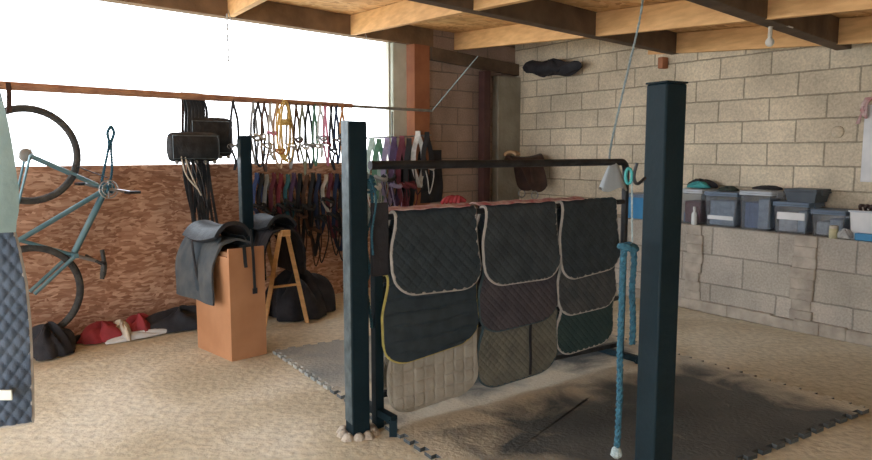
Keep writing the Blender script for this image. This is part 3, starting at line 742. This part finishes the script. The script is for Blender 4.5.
b = MB(); a0 = BK(102, 250, DBK+.12); a1 = BK(102, 279, DBK+.12); b.tube(smoothpath([a0, (a0+a1)/2+TL*.015, a1], 5), [.016]*5+[.022]*4+[.016]*2, 10); b.tube([BK(96, 261, DBK+.12), (a0+a1)/2], .010, 8)
b.build('grip', M['rubber'], t)
b = MB().tube([seatc, seatc+(seatc-bb).normalized()*.20], .014, 10); b.build('seat_post', M['galv'], t)
e_ = seatc+(seatc-bb).normalized()*.21; b = MB().box(e_+UP*.0, (.26, .12, .05), (UP.cross(NL).normalized()*.8+UP*.6, NL, UP)); b.build('saddle', M['blackcloth'], t, bevel=.02)
b = MB()
_ = [b.tube([bb+NL*.052+TL*(rr_*math.cos(q))+UP*(rr_*math.sin(q)) for q in [2*PI*i/30 for i in range(30)]], .005, 5, closed=True) for rr_ in (.045, .068)]
_ = [b.tube([bb+NL*.052, bb+NL*.052+TL*(.068*math.cos(q))+UP*(.068*math.sin(q))], .006, 5) for q in (0, 1.57, 3.14, 4.71)]
b.build('chainring', M['galv'], t)
ca = BK(130, 192, DBK+.07); cb_ = BK(85, 184, DBK-.07)
b = MB().tube([bb+NL*.07, ca], .011, 8); b.tube([bb-NL*.07, cb_], .011, 8); b.build('crank', M['steel'], t)
for q, sg in ((ca, 1), (cb_, -1)): MB().box(q+NL*.05*sg, (.09, .10, .02), (TL, NL, UP)).build('pedal', M['black_steel'], t, bevel=.004)
MB().tube([bb+NL*.05+UP*.085, h1+NL*.05+UP*.04], .004, 5).build('chain', M['black_steel'], t)
# blue rope holding the bicycle
t = thing('hanging_rope', 'doubled blue rope loop from which the bicycle is hung', 'rope', BK(111, 125), TL)
rail_pt = LW(111, 92, .35)
b = MB().tube([rail_pt, BK(111, 126)], .002, 5); b.build('wire', M['galv'], t)
twist([BK(111, 126), BK(107.5, 133), BK(109, 145), BK(104, 170), BK(100, 192)], .011, M['rope_blue'], 'strand', t)
twist([BK(111, 126), BK(114, 133), BK(111, 145), BK(112, 170), BK(108, 190)], .011, M['rope_blue'], 'strand', t)
b = MB()
for k in range(3): b.tube([BK(105+3*k, 188)+NL*(.06*math.cos(q))+UP*(.035*math.sin(q)) for q in [2*PI*i/14 for i in range(14)]], .009, 6, closed=True)
b.build('lashing', M['rope_blue'], t)

# ================================================================== HANGING RAIL
DR = .35
def RL(px, py, d=DR): return LW(px, py, d)
ZR = (RL(100, 90).z+RL(400, 109.5).z)/2
def rt(px): return tl(RL(px, 100))
def RP(px, z=None, d=DR): return L(rt(px), d, ZR if z is None else z)
t = thing('tack_rail', 'long round wooden rail hanging in front of the window for bridles', 'rail', RP(200), TL)
MB().tube([RP(-40), RP(200), RP(352)], [.030, .027, .022], 12).build('wooden_pole', M['rail_wood'], t)
MB().tube([RP(340, ZR+.0, DR-.03), RP(434, ZR-.0, DR-.03)], .015, 10).build('steel_tube', M['galv'], t)
endp = RP(434, ZR, DR-.03)
twist([endp, (endp+D(478, 56, 7.6))/2, D(478, 56, 7.6)], .006, M['rope_pale'], 'support_cord', t)
for px in (240, 375, -30): 
    twist([RP(px)+UP*.0, RP(px, 2.3), RP(px, 2.68, .2)], .004, M['galv'], 'support_cord', t)
for px in (8,):
    o = MB().strap([RP(px, ZR+.02, DR+.03), RP(px, ZR-.05, DR+.04), RP(px-1, ZR-.18, DR+.03)], .03, .006, TL).build('strap', M['leather_brown'])
    tag(o, 'short dark strap looped over the left end of the wooden rail', 'strap')
# chain hanging from header, above rail
b = MB()
for k in range(9):
    c = L(rt(240)+.03, .12, 2.64-.045*k); A = TL if k % 2 else NL
    b.tube([c+A*(.010*math.cos(q))+UP*(.026*math.sin(q)) for q in [2*PI*i/10 for i in range(10)]], .0045, 5, closed=True)
tag(b.build('chain', M['galv']), 'short rusty chain hanging from the window header', 'chain')

# black pannier harness
t = thing('driving_harness', 'black padded driving harness with many straps hung on the rail', 'harness', RP(198), TL)
def boxpad(px0, px1, py0, py1, d, th, nm):
    a = LW(px0, py1, d); c = LW(px1, py0, d); w_ = tl(c)-tl(a); h_ = c.z-a.z; cc = (a+c)/2
    def fn(u, v):
        x = (u-.5)*w_*(1+.08*math.sin(PI*v)); z = (v-.5)*h_*(1-.05*abs(2*u-1)**4)
        return cc+TL*x+UP*z+NL*(th*max(0, math.sin(PI*u))**.4*max(0, math.sin(PI*v))**.4), .003*abs(math.sin(u*20))
    b = MB(); b.grid(fn, 30, 16, .02)
    def fn2(u, v): p, q = fn(u, v); return p-NL*(2*th*max(0, math.sin(PI*u))**.4*max(0, math.sin(PI*v))**.4), 0
    b.grid(fn2, 30, 16, .02); b.build(nm, M['leather_black'], t)
    MB().tube([cc+NL*(th*.9+.012)+TL*(x*w_*.5)+UP*(z*h_*.46) for x, z in ((-.98, -.9), (-.98, .9), (.98, .9), (.98, -.9))], .004, 5, closed=True).build('trim', M['lit_face_trim'], t)
    for k in range(5):
        pz = cc-UP*(h_/2+.01)+TL*(w_*(-.4+.2*k)); MB().lathe([(.002, 0), (.016, .006), (.016, .016), (.004, .02)], pz+NL*(th*.5), 8, NL).build('stud', M['galv'], t)
boxpad(170, 216, 134, 161, .42, .05, 'pad'); boxpad(190, 229, 119, 156, .30, .05, 'pad')
for k in range(18):
    px = 187+1.2*k; x_ = rt(px); y0 = DR-.10+.03*(k % 3); m = M['leather_black'] if k % 3 else M['leather_brown']; zz = [ZR+.03, ZR-.1, ZR-.3, ZR-.6-.04*(k % 4), ZR-.95-.13*(k % 4)]
    MB().strap(smoothpath([L(rt(192+(k-9)*1.1), DR, zz[0]), L(x_+.01, y0, zz[1]), L(x_-.01, y0+.02, zz[2]), L(rt(199+(k-9)*1.3)+.03*math.sin(k*5), y0, zz[3]), L(rt(202+(k-9)*1.1)+.05*math.sin(k*3), y0+.02, zz[4])], 5), .022, .006, TL).build('strap', m, t)
for k in range(4):
    MB().tube(smoothpath([L(rt(172+3*k), DR+.1, ZR-.42), L(rt(176+5*k), DR+.12, ZR-.62), L(rt(190+3*k), DR+.08, ZR-.75-.05*k)], 6), .006, 6).build('rein', M['cream'] if k < 2 else M['leather_black'], t)

# bridles and halters -------------------------------------------------
COL = {'black': (.02, .02, .022), 'brown': (.10, .05, .03), 'grey': (.30, .30, .29), 'cream': (.56, .51, .43), 'blue': (.035, .07, .20), 'navy': (.015, .03, .08), 'red': (.24, .03, .04),
       'pink': (.62, .22, .30), 'teal': (.04, .15, .18), 'green': (.10, .22, .14), 'purple': (.10, .055, .125), 'orange': (.60, .28, .10), 'yellow': (.66, .48, .16), 'white': (.75, .74, .70), 'maroon': (.16, .03, .045), 'tan': (.50, .32, .18), 'olive': (.20, .20, .12), 'lilac': (.36, .30, .46), 'mint': (.40, .52, .46)}
def fm(c): return flat(c+'_webbing', COL[c])
def bridle(name, label, cat, p, X, Yo, drop, wd, c, c2='black', grp=None, rein=0.0, ringy=.62, seed=0, strapw=.016):
    rr = random.Random(seed*13+5); t = thing(name, label, cat, p, X, grp)
    j = lambda a: rr.uniform(-a, a)
    def P(x, y, z): return p+X*x+Yo*y+UP*z
    mm = fm(c); m2 = fm(c2); w2 = wd/2; zb = -drop*(ringy+rr.uniform(-.12, .10))
    MB().strap(smoothpath([P(-w2, .015, zb), P(-w2*.9+j(.01), .02, -drop*.3), P(-w2*.35, .022, -.04), P(0, .0, .022), P(w2*.35, -.022, -.04), P(w2*.9+j(.01), -.02, -drop*.3), P(w2, -.01, zb)], 5), strapw, .004, X.cross(UP)*.8+X*.6).build('headstall', mm, t)
    MB().tube(smoothpath([P(-w2, .01, zb), P(-w2*.5, .06, zb-.03+j(.02)), P(w2*.5, .06, zb-.04+j(.02)), P(w2, .0, zb), P(0, -.05, zb-.02), P(-w2, .01, zb)], 5), strapw*.42, 6).build('noseband', m2, t)
    for s_ in (-1, 1):
        c_ = P(w2*s_, .0, zb-.018); MB().tube([c_+X*(.018*math.sin(q))+UP*(.018*math.cos(q)) for q in [2*PI*i/10 for i in range(10)]], .0035, 5, closed=True).build('ring', M['galv'], t)
    MB().strap(smoothpath([P(-w2, .015, zb-.03), P(-w2*.6+j(.02), .03, -drop*.86), P(j(.02), .02, -drop), P(w2*.6+j(.02), .0, -drop*.86), P(w2, 0, zb-.03)], 5), strapw*.9, .004, X.cross(UP)*.8+X*.6).build('throat_strap', mm, t)
    if rein: MB().tube(smoothpath([P(-w2, .02, zb), P(-w2+j(.04), .05, zb-rein*.5), P(j(.05), .04, zb-rein), P(w2+j(.03), .04, zb-rein*.45), P(w2, .01, zb)], 6), .007, 6).build('rein', m2, t)
    return t
row1 = [(233, 'black', 'grey', .60, 'black', 0), (253, 'grey', 'grey', .56, 'bridle', 0), (258, 'black', 'cream', .58, 'bridle', 0), (264, 'brown', 'cream', .62, 'bridle', 0), (270, 'cream', 'pink', .52, 'halter', 0), (277, 'tan', 'orange', .60, 'bridle', 0),
        (289, 'grey', 'cream', .60, 'halter', 0), (296, 'brown', 'brown', .54, 'bridle', 0), (302, 'olive', 'white', .66, 'halter', 0), (308, 'black', 'grey', .60, 'bridle', 0), (314, 'green', 'cream', .58, 'halter', 0), (320, 'white', 'grey', .50, 'halter', 0), (325, 'pink', 'red', .58, 'halter', 0), (331, 'black', 'black', .62, 'bridle', 0), (336, 'navy', 'brown', .56, 'halter', 0), (342, 'orange', 'black', .54, 'bridle', 0)]
pos_words = ['leftmost, just right of the big harness', 'first of the long row on the rail', 'second of the row, with a cream noseband', 'left of the pink trimmed one', 'with faint pink trim', 'just left of the coiled yellow rope', 'just right of the coiled yellow rope', 'thin one left of the tangled white trimmed one', 'tangled, with white trim, middle of the rail', 'right of the tangled one', 'beside the white one', 'the palest on the rail', 'the only bright pink one on the rail', 'darkest one near the left post', 'between the darkest one and the orange one', 'just left of the left post']
for i, (px, c, c2, dr, kind, _) in enumerate(row1):
    kind = 'bridle' if kind == 'black' else kind
    bridle(kind, '%s %s hanging on the wooden rail, %s' % (c, kind, pos_words[i]), kind, RP(px, ZR+.0), TL, NL, dr, .06+.05*R.random(), c, c2, 'bridles and halters on the wooden rail', rein=.14*R.random() if i % 2 else 0, seed=i, strapw=.022)
# coiled yellow rope
t = thing('coiled_rope', 'coil of yellow orange rope hanging on the wooden rail', 'rope', RP(283), TL)
b = MB()
for k in range(5): b.tube([RP(283, ZR-.24)+TL*((.05+.006*k)*math.sin(q)+.01*k-.02)+UP*(.26*math.cos(q)-.01*k)+NL*(.03*math.sin(q+k)+.02) for q in [2*PI*i/24 for i in range(24)]], .008, 6, closed=True)
b.build('coil', M['rope_yellow'], t)
b = MB()
for k in range(4): b.tube([RP(283, ZR-.16-.014*k)+TL*(.055*math.sin(q))+NL*(.05*math.cos(q)+.02) for q in [2*PI*i/12 for i in range(12)]], .007, 6, closed=True)
b.build('wrap', M['rope_yellow'], t)
# lower row, on nails in the chipboard
row2 = [(257, 'blue', .44), (262, 'black', .62), (267, 'grey', .52), (274, 'maroon', .60), (281, 'red', .50), (288, 'teal', .48), (294, 'purple', .64), (300, 'black', .78), (307, 'brown', .58), (313, 'black', .90), (319, 'navy', .66), (326, 'cream', .40), (331, 'maroon', .72), (337, 'navy', .86), (343, 'black', .74)]
w2_ = ['just right of the farthest steel post', 'second from the left', 'between a black one and a maroon one', 'between the grey one and the red one', 'the brightest red', 'between the red one and the purple one', 'right of the teal one', 'between the purple one and the brown one', 'middle of the lower row', 'the longest one, right of the brown one', 'left of the pale one', 'the only pale one in the lower row', 'right of the pale one', 'long, near the left post', 'partly behind the left post']
for i, (px, c, dr) in enumerate(row2):
    p = LW(px, 175+.8*(i % 3), .045); p.z = min(p.z, SILL-.03)
    tt = bridle('halter', '%s halter hung on the chipboard wall, %s' % (c, w2_[i]), 'halter', p, TL, NL, dr*.9, .085+.05*R.random(), c, 'black' if c != 'black' else 'brown', 'halters on the chipboard wall', rein=.30+.2*R.random() if dr > .55 else .1, seed=40+i, strapw=.040)
    MB().tube([p-NL*.045+UP*.012, p+NL*.02+UP*.02], .004, 6).build('nail', M['galv'], tt)
# cluster on the right, beyond the left post
row3 = [(372, 140, 'mint', 'white', .62), (379, 141, 'green', 'grey', .60), (387, 140, 'lilac', 'black', .66), (394, 139, 'purple', 'lilac', .70), (402, 138, 'maroon', 'maroon', .74), (409, 140, 'black', 'maroon', .72), (418, 133, 'white', 'black', .56), (427, 134, 'black', 'white', .60)]
lb3 = ['pale mint halter with a white noseband', 'green halter with a grey noseband', 'pale lilac halter', 'purple halter with lilac trim', 'plain maroon halter', 'black halter with maroon noseband', 'white halter with a black noseband', 'black halter with a white noseband']
tr = thing('hook_rail', 'short galvanised rail of hooks at the right end of the window carrying coloured halters', 'rail', LW(400, 137, .10), TL)
MB().tube([LW(366, 138, .09), LW(400, 137, .09), LW(431, 135, .10)], .009, 8).build('bar', M['galv'], tr)
for px in (392, 424): MB().tube([LW(px, 137, .09), LW(px, 137, -.07)], .008, 6).build('bracket', M['galv'], tr)
for px in (392,): MB().tube([LW(px, 137, .09), LW(px, 112, .3)], .008, 6).build('hanger', M['black_steel'], tr)
for i, (px, py, c, c2, dr) in enumerate(row3):
    p = LW(px, py, .14); bridle('halter', lb3[i]+', hung beyond the left post', 'halter', p, TL, NL, dr*1.08, .13+.07*R.random(), c, c2, 'coloured halters beyond the left post', rein=.34, seed=80+i, strapw=.055)
heap_p = LW(432, 175, .10)
# dark rug hanging behind the halters
def hang(name, label, cat, px0, px1, py0, py1, d, m, amp=.025, f=4, th=.015):
    a = LW(px0, py1, d); c = LW(px1, py0, d); w_ = tl(c)-tl(a); h_ = c.z-a.z
    def fn(u, v): return a+TL*(w_*(u+.05*math.sin(v*5)*(1-v)))+UP*(h_*v*(1-.05*math.sin(u*9)*0))+NL*(amp*math.sin(u*f*PI+v)*(1.1-v)), 0
    b = MB(); b.grid(fn, 30, 14, th); return tag(b.build(name, m), label, cat)
hang('horse_rug', 'dark purple black rug hanging behind the coloured halters', 'rug', 396, 441, 150, 205, .05, M['blackcloth'])

# ================================================================== SADDLE ON THE RIGHT WALL near the corner
sp_ = RW(524, 172, -.05); sp_.z -= .02
XX = (-NR*.15-TR*.98).normalized(); 
sd = saddle('saddle', 'dark brown saddle with a tan front on a bracket in the far corner', RW(524, 169, EU+.34), TR*.3+NR*-.95, TR*.95+NR*.3, M['leather_brown'], M['leather_brown'], .85)
cc = sd.matrix_world.translation.copy()
b = MB()
for k in range(6): b.tube([cc+UP*.17+TR*(.10*math.cos(q)-.02)+UP*(-.01+.045*math.sin(q))+NR*(.20-.01*k) for q in [PI*i/8 for i in range(9)]], .018, 6)
b.build('tan_pommel', M['tan'], sd)
MB().tube([cc+UP*.06-NR*.42, cc+UP*.06+NR*.12], .02, 8).build('wall_bracket', M['black_steel'], sd)
# black rubbish sack stuffed under the deck in the corner
hp = RW(548, 68, EU+.16)
def fn(u, v):
    a = 2*PI*u; q = PI*v; k = 1+.18*math.sin(3*a+4*v)+.12*math.sin(7*a)
    return hp+TR*(.46*k*math.sin(q)*math.cos(a))+NR*(.10*k*math.sin(q)*math.sin(a))+UP*(.075*math.cos(q)*k+.018*math.sin(9*math.cos(a)*math.sin(q))-.05*math.sin(q)*math.cos(a)), 0
b = MB(); b.grid(fn, 36, 18, .006); tag(b.build('plastic_sack', M['blackcloth']), 'black plastic sack stuffed on top of the wall in the far corner', 'sack')
# beam ends: red wooden wedge under the middle beam, dark bundle
wp = RW(663, 63, EU+.05)
b = MB().box(wp, (.06, .09, .11), (TR, NR, UP)); tag(b.build('wooden_block', M['redwood'], bevel=.006), 'small red brown wooden block under the end of the middle roof beam', 'block')

# bulb ---------------------------------------------------------------
bp_ = D(770, 16, 4.75); 
t = thing('light_bulb', 'bare light bulb in a white socket hanging on a cable below the near beam', 'bulb', bp_, (1, 0, 0))
zt_ = roof(dl(bp_))+.02
q = D(770, 36, 4.75)
MB().tube(smoothpath([Vector((q.x+.15, q.y, zt_-.03)), Vector((q.x+.06, q.y, zt_-.01)), Vector((q.x+.01, q.y, zt_-.02)), q+UP*.09], 6), .005, 6).build('cable', M['cream'], t)
MB().lathe([(.008, .09), (.013, .08), (.014, .0), (.012, -.005)], q, 14).build('socket', M['cream'], t)
MB().lathe([(.010, 0), (.013, -.01), (.026, -.028), (.029, -.044), (.022, -.060), (.008, -.069)], q, 20).build('globe', M['bulb'], t)

# white board at the right edge ---------------------------------------
a = RW(865, 105, EU+.02); c = RW(864, 182, EU+.02); s0 = sr(a)
b = rbox(s0, s0+.6, EU, EU+.02, c.z, a.z); o = b.build('notice_board', M['white'], mw=mwR, bevel=.004); tag(o, 'white notice board on the block wall at the right edge', 'board')
b = MB(); pk = RW(866, 98, EU+.05)
for k in range(5): b.tube(smoothpath([pk+TR*(.012*k), pk+TR*(.02*math.sin(k*2))-UP*.05+NR*.02, pk-TR*(.03-.01*k)-UP*(.10+.015*k)], 5), .011, 6)
for k in range(3): b.tube(smoothpath([pk, pk-TR*.02-UP*.10, pk-TR*(.04+.01*k)-UP*.2], 5), .006, 6)
tag(b.build('ribbon', M['pink']), 'pink ribbon rosette hanging at the top corner of the white board', 'ribbon')
# galvanised conduit stains: small dark wall hook disc
b = MB().lathe([(.05, 0), (.05, .012), (.04, .02)], RW(838, 132, EU), 24, NR); tag(b.build('wall_plate_disc', M['block_r'], mw=mwR), 'round pale patch plate with a slot on the block wall left of the white board', 'plate')

# ================================================================== BOXES ON THE LEDGE
def ledge(px, e): return sr(RW(px, LEDGE and 225, e))
def tub(label, px0, px1, ytop, e0, e1, body, lidm, base=LEDGE, contents=None, taper=.88, lid=True, name='storage_box', band=None, lidh=.022):
    em = e0; s0 = sr(plane_hit(px0, 220, OR+NR*em, NR)); s1 = sr(plane_hit(px1, 220, OR+NR*em, NR)); z1 = plane_hit((px0+px1)/2, ytop, OR+NR*em, NR).z
    h_ = z1-base; c = Rw((s0+s1)/2, (e0+e1)/2, base); w_ = s1-s0; dp = abs(e1-e0)
    t = thing(name, label, 'box', c, TR, 'storage boxes on the ledge'); ax = (TR, NR, UP); hb_ = h_-(lidh if lid else 0)
    wl = .004; b = MB(); bw = w_-.012; bd = dp-.012
    o8 = [(-1, -1), (1, -1), (1, 1), (-1, 1)]
    def lay(z, k, ins): return [c+TR*(i*(bw/2*k-ins))+NR*(j*(bd/2*k-ins))+UP*z for i, j in o8]
    vs = lay(0, taper, 0)+lay(hb_, 1, 0)+lay(hb_, 1, wl)+lay(wl, taper, wl)
    fs = [(3, 2, 1, 0)]+[(i, (i+1) % 4, 4+(i+1) % 4, 4+i) for i in range(4)]+[(4+i, 4+(i+1) % 4, 8+(i+1) % 4, 8+i) for i in range(4)]+[(8+i, 8+(i+1) % 4, 12+(i+1) % 4, 12+i) for i in range(4)]+[(12, 13, 14, 15)]
    b.add(vs, fs); b.build('body', body, t, bevel=.004)
    b = MB()
    for (i0, i1) in ((0, 1), (1, 2), (2, 3), (3, 0)):
        P_ = lay(hb_-.008, 1, -.005); b.bar(P_[i0], P_[i1], .010, .014)
    b.build('rim', lidm, t, bevel=.002)
    if lid:
        MB().box(c+UP*(hb_+lidh/2), (w_, dp, lidh), ax).build('lid', lidm, t, bevel=.006)
        for s_ in (-1, 1): MB().box(c+TR*(s_*(w_/2+.004))+UP*(hb_-.01), (.012, dp*.35, .04), ax).build('clip', lidm, t, bevel=.003)
    rr = random.Random(int(px0))
    if contents:
        for k, (m_, fx, fh) in enumerate(contents):
            x0_, x1_ = fx; MB().box(c+TR*((x0_+x1_)/2*bw*taper*.9)+UP*(hb_*fh/2+.006), ((x1_-x0_)*bw*taper*.88, bd*taper*.86, hb_*fh-.012), ax).build('contents', m_, t, bevel=.012)
    if band: MB().box(c+NR*(bd/2*(taper+1)/2+.002)+UP*(hb_*band[0]), (bw*.8, .003, hb_*band[1]), ax).build('paper_label', M['white'], t)
    return t, c, h_
blu = flat('denim_fabric', (.10, .17, .32)); gry = flat('grey_fabric', (.36, .43, .52)); rdf = flat('dark_red_fabric', (.18, .04, .06)); wht = flat('pale_fabric', (.58, .60, .62))
e0, e1 = -.04, -.30
t1, c1, h1_ = tub('clear box of blue and red things, first right of the near post', 678, 701, 189, e0, e1, M['clear'], M['lid_white'], contents=[(blu, (-.5, .0), .35), (rdf, (-.45, .5), .7)])
t2, c2, h2_ = tub('clear storage box with a pale label band and dark cloth on its lid', 703, 736, 192, e0, e1, M['clear'], M['lid_blue'], contents=[(gry, (-.5, .5), .8)], band=(.28, .12))
t3, c3, h3_ = tub('tall clear storage box with a cloudy white lid and blue grey contents', 738, 770, 191, e0, e1, M['clear'], M['lid_white'], contents=[(blu, (-.5, .1), .75), (gry, (.05, .5), .85)])
t4, c4, h4_ = tub('clear storage box of white things carrying a flat dark box on its lid', 772, 808, 202, e0, e1, M['clear'], M['lid_blue'], contents=[(wht, (-.5, .2), .7), (gry, (.2, .5), .8)], band=(.6, .25))
t5, c5, h5_ = tub('flat dark grey box lying on the lid of the clear box of white things', 782, 815, 189, e0-.02, e1, M['lid_dark'], M['lid_dark'], base=LEDGE+h4_)
t6, c6, h6_ = tub('low clear storage box with blue tinted rim beside the cream jar', 810, 845, 210, e0, e1, M['clear'], M['lid_blue'], contents=[(wht, (-.5, .0), .6), (gry, (0, .5), .75)])
t7, c7, h7_ = tub('open white tub full of brown and dark things at the right edge', 848, 884, 211, e0, e1, M['white'], M['lid_white'], lid=False, contents=[(M['leather_brown'], (-.5, .0), .95), (M['lid_dark'], (.0, .5), 1.02)])
t8, c8, h8_ = tub('blue storage crate seen between the rack and the near post', 622, 655, 194, e0, e1, M['blue'], M['lid_blue'], contents=[(gry, (-.5, .5), .9)])
def onl(px, e): return Rw(sr(plane_hit(px, 225, OR+NR*e, NR)), e, LEDGE)
q = onl(694, -.02); t = thing('bottle', 'white plastic bottle standing in front of the first clear box', 'bottle', q, TR)
MB().lathe([(.022, 0), (.026, .01), (.026, .10), (.012, .125), (.011, .14)], q, 18).build('body', M['white'], t); MB().lathe([(.014, .138), (.014, .165), (.010, .17)], q, 14).build('cap', M['white'], t)
def blob(label, name, cat, c, sx, sy, h, m, seed):
    return heap(label, c, TR, NR, sx, sy, h, m, name, cat, seed)
blob('crumpled bright teal cloth on the lid of the first clear box', 'cloth', 'cloth', c1+UP*(h1_), .10, .07, .055, M['teal2'], 21)
blob('dark green and black cloth heaped on the box with the pale label', 'cloth', 'cloth', c2+UP*(h2_), .09, .08, .04, flat('dark_green_cloth', (.03, .05, .04)), 22)
q = onl(834, -.015); t = thing('jar', 'small cream jar standing in front of the low clear box', 'jar', q, TR)
MB().lathe([(.028, 0), (.032, .008), (.032, .075), (.03, .08)], q, 20).build('body', flat('cream_glass', (.62, .58, .36)), t); MB().lathe([(.033, .078), (.033, .098), (.03, .1)], q, 20).build('lid', M['cream'], t)
blob('small grey white crumpled rag right of the cream jar', 'rag', 'rag', onl(846, -.02), .05, .04, .07, flat('rag_cloth', (.45, .45, .43)), 23)
q = onl(864, -.0); o = MB().box(q+UP*.03-NR*.03, (.13, .06, .055), (TR, NR, UP)).build('tin', M['blue'], bevel=.006); tag(o, 'bright blue tin in front of the white tub at the right edge', 'tin')
b = MB()
for k in range(5): b.tube(smoothpath([c7+UP*(h7_-.02)+TR*(-.09+.035*k), c7+UP*(h7_+.035)+TR*(-.08+.04*k)+NR*.05, c7+UP*(h7_+.01)+TR*(-.05+.04*k)-NR*.06], 5), .012, 6)
b.build('brushes', M['leather_brown'], t7)
MB().tube([onl(706, -.315)+UP*.20, onl(742, -.315)+UP*.215], .02, 8)
blob('black cloth heaped behind the bright teal cloth on the first clear box', 'cloth', 'cloth', c1+UP*h1_-NR*.07-TR*.03, .14, .07, .075, M['blackcloth'], 25)
blob('thin black cloth bundled on the tall clear box, left of the flat dark box', 'cloth', 'cloth', c3+UP*h3_-NR*.06, .13, .05, .035, M['blackcloth'], 29)

# ================================================================== FOREGROUND BLANKETS at the left edge
def hangblanket(name, label, cat, edge, zb, Y0, m, q, amp, left=-1.75, hem=None, grp=None, wave=0.0):
    """edge: (z, X of the right edge) from top to bottom"""
    t = thing(name, label, cat, Vector((left, Y0, edge[0][0])), (1, 0, 0), grp)
    def ex(z):
        for (z0, x0), (z1, x1) in zip(edge, edge[1:]):
            if z1 <= z <= z0: f = (z0-z)/(z0-z1); f = f*f*(3-2*f) if False else f; return x0+(x1-x0)*f
        return edge[-1][1] if z < edge[-1][0] else edge[0][1]
    zt2 = edge[0][0]
    def fn(u, v):
        z = zt2+(zb-zt2)*v+(.02*(1-u))*v; xr = ex(max(z, edge[-1][0])); x = left+(xr-left)*u
        y = Y0-.05*math.sin(PI*min(1, (1-u)*2.2))*min(1, v*4)+.0*u+wave*math.sin(u*17+v*3)*v
        s = (zt2-z)
        h = amp*math.sqrt(abs(math.sin(PI*(x/q+s/(q*1.7)))*math.sin(PI*(x/q-s/(q*1.7))))) if q else 0
        return Vector((x, y, z)), h
    b = MB(); nu = int((edge[-1][1]-left)/(q/10 if q else .02)); nv = int((zt2-zb)/(q/6 if q else .03))
    e_ = b.grid(fn, max(nu, 10), max(nv, 10), .012); b.build('panel', m, t)
    if hem:
        pts = [fn(i/40, 1)[0] for i in range(41)]+[fn(1, 1-i/60)[0] for i in range(1, 61)]; MB().tube(pts, .009, 7).build('binding', hem, t)
    return t, fn
Y0 = 2.05
def ez(px, py, Y=Y0+.08): p = D(px, py, Y); return (p.z, p.x)
edge = [ez(-6, 81), ez(-2, 120), ez(2, 175), ez(10, 222), ez(18, 250), ez(25, 285), ez(29, 330), ez(31, 380), ez(31.5, 418)]
bl, fnb = hangblanket('horse_blanket', 'blue quilted horse blanket hanging at the left edge of the picture', 'blanket', edge, ez(0, 421)[0], Y0+.08, M['blanket'], .030, .014, hem=M['pipe_grey'])
tg = D(4, 395, Y0+.0); MB().box(tg, (.05, .006, .032), None).build('brand_tag', M['pale_frame'], bl, bevel=.002)
edge = [ez(px, py, Y0-.03) for px, py in ((-4, 80), (2, 98), (8, 118), (14, 152), (18, 190), (17, 212), (13, 226))]
tb, _ = hangblanket('fleece_rug', 'pale teal rug draped over the top of the blue quilted blanket', 'rug', edge, ez(13, 228)[0], Y0-.03, M['teal'], 0, 0, wave=.012)

# ================================================================== LIGHT
w_ = bpy.data.worlds.new('World'); sc.world = w_; w_.use_nodes = True; nt = w_.node_tree; bg = nt.nodes['Background']
tcw = nt.nodes.new('ShaderNodeTexCoord'); sp = nt.nodes.new('ShaderNodeSeparateXYZ'); nt.links.new(tcw.outputs['Generated'], sp.inputs[0])
c = ramp(nt, sp.outputs[2], [(.0, (.92, .95, 1.0)), (.5, (.80, .90, 1.0))]); nt.links.new(c, bg.inputs[0]); bg.inputs[1].default_value = 2.4
sc.view_settings.exposure = 1.28
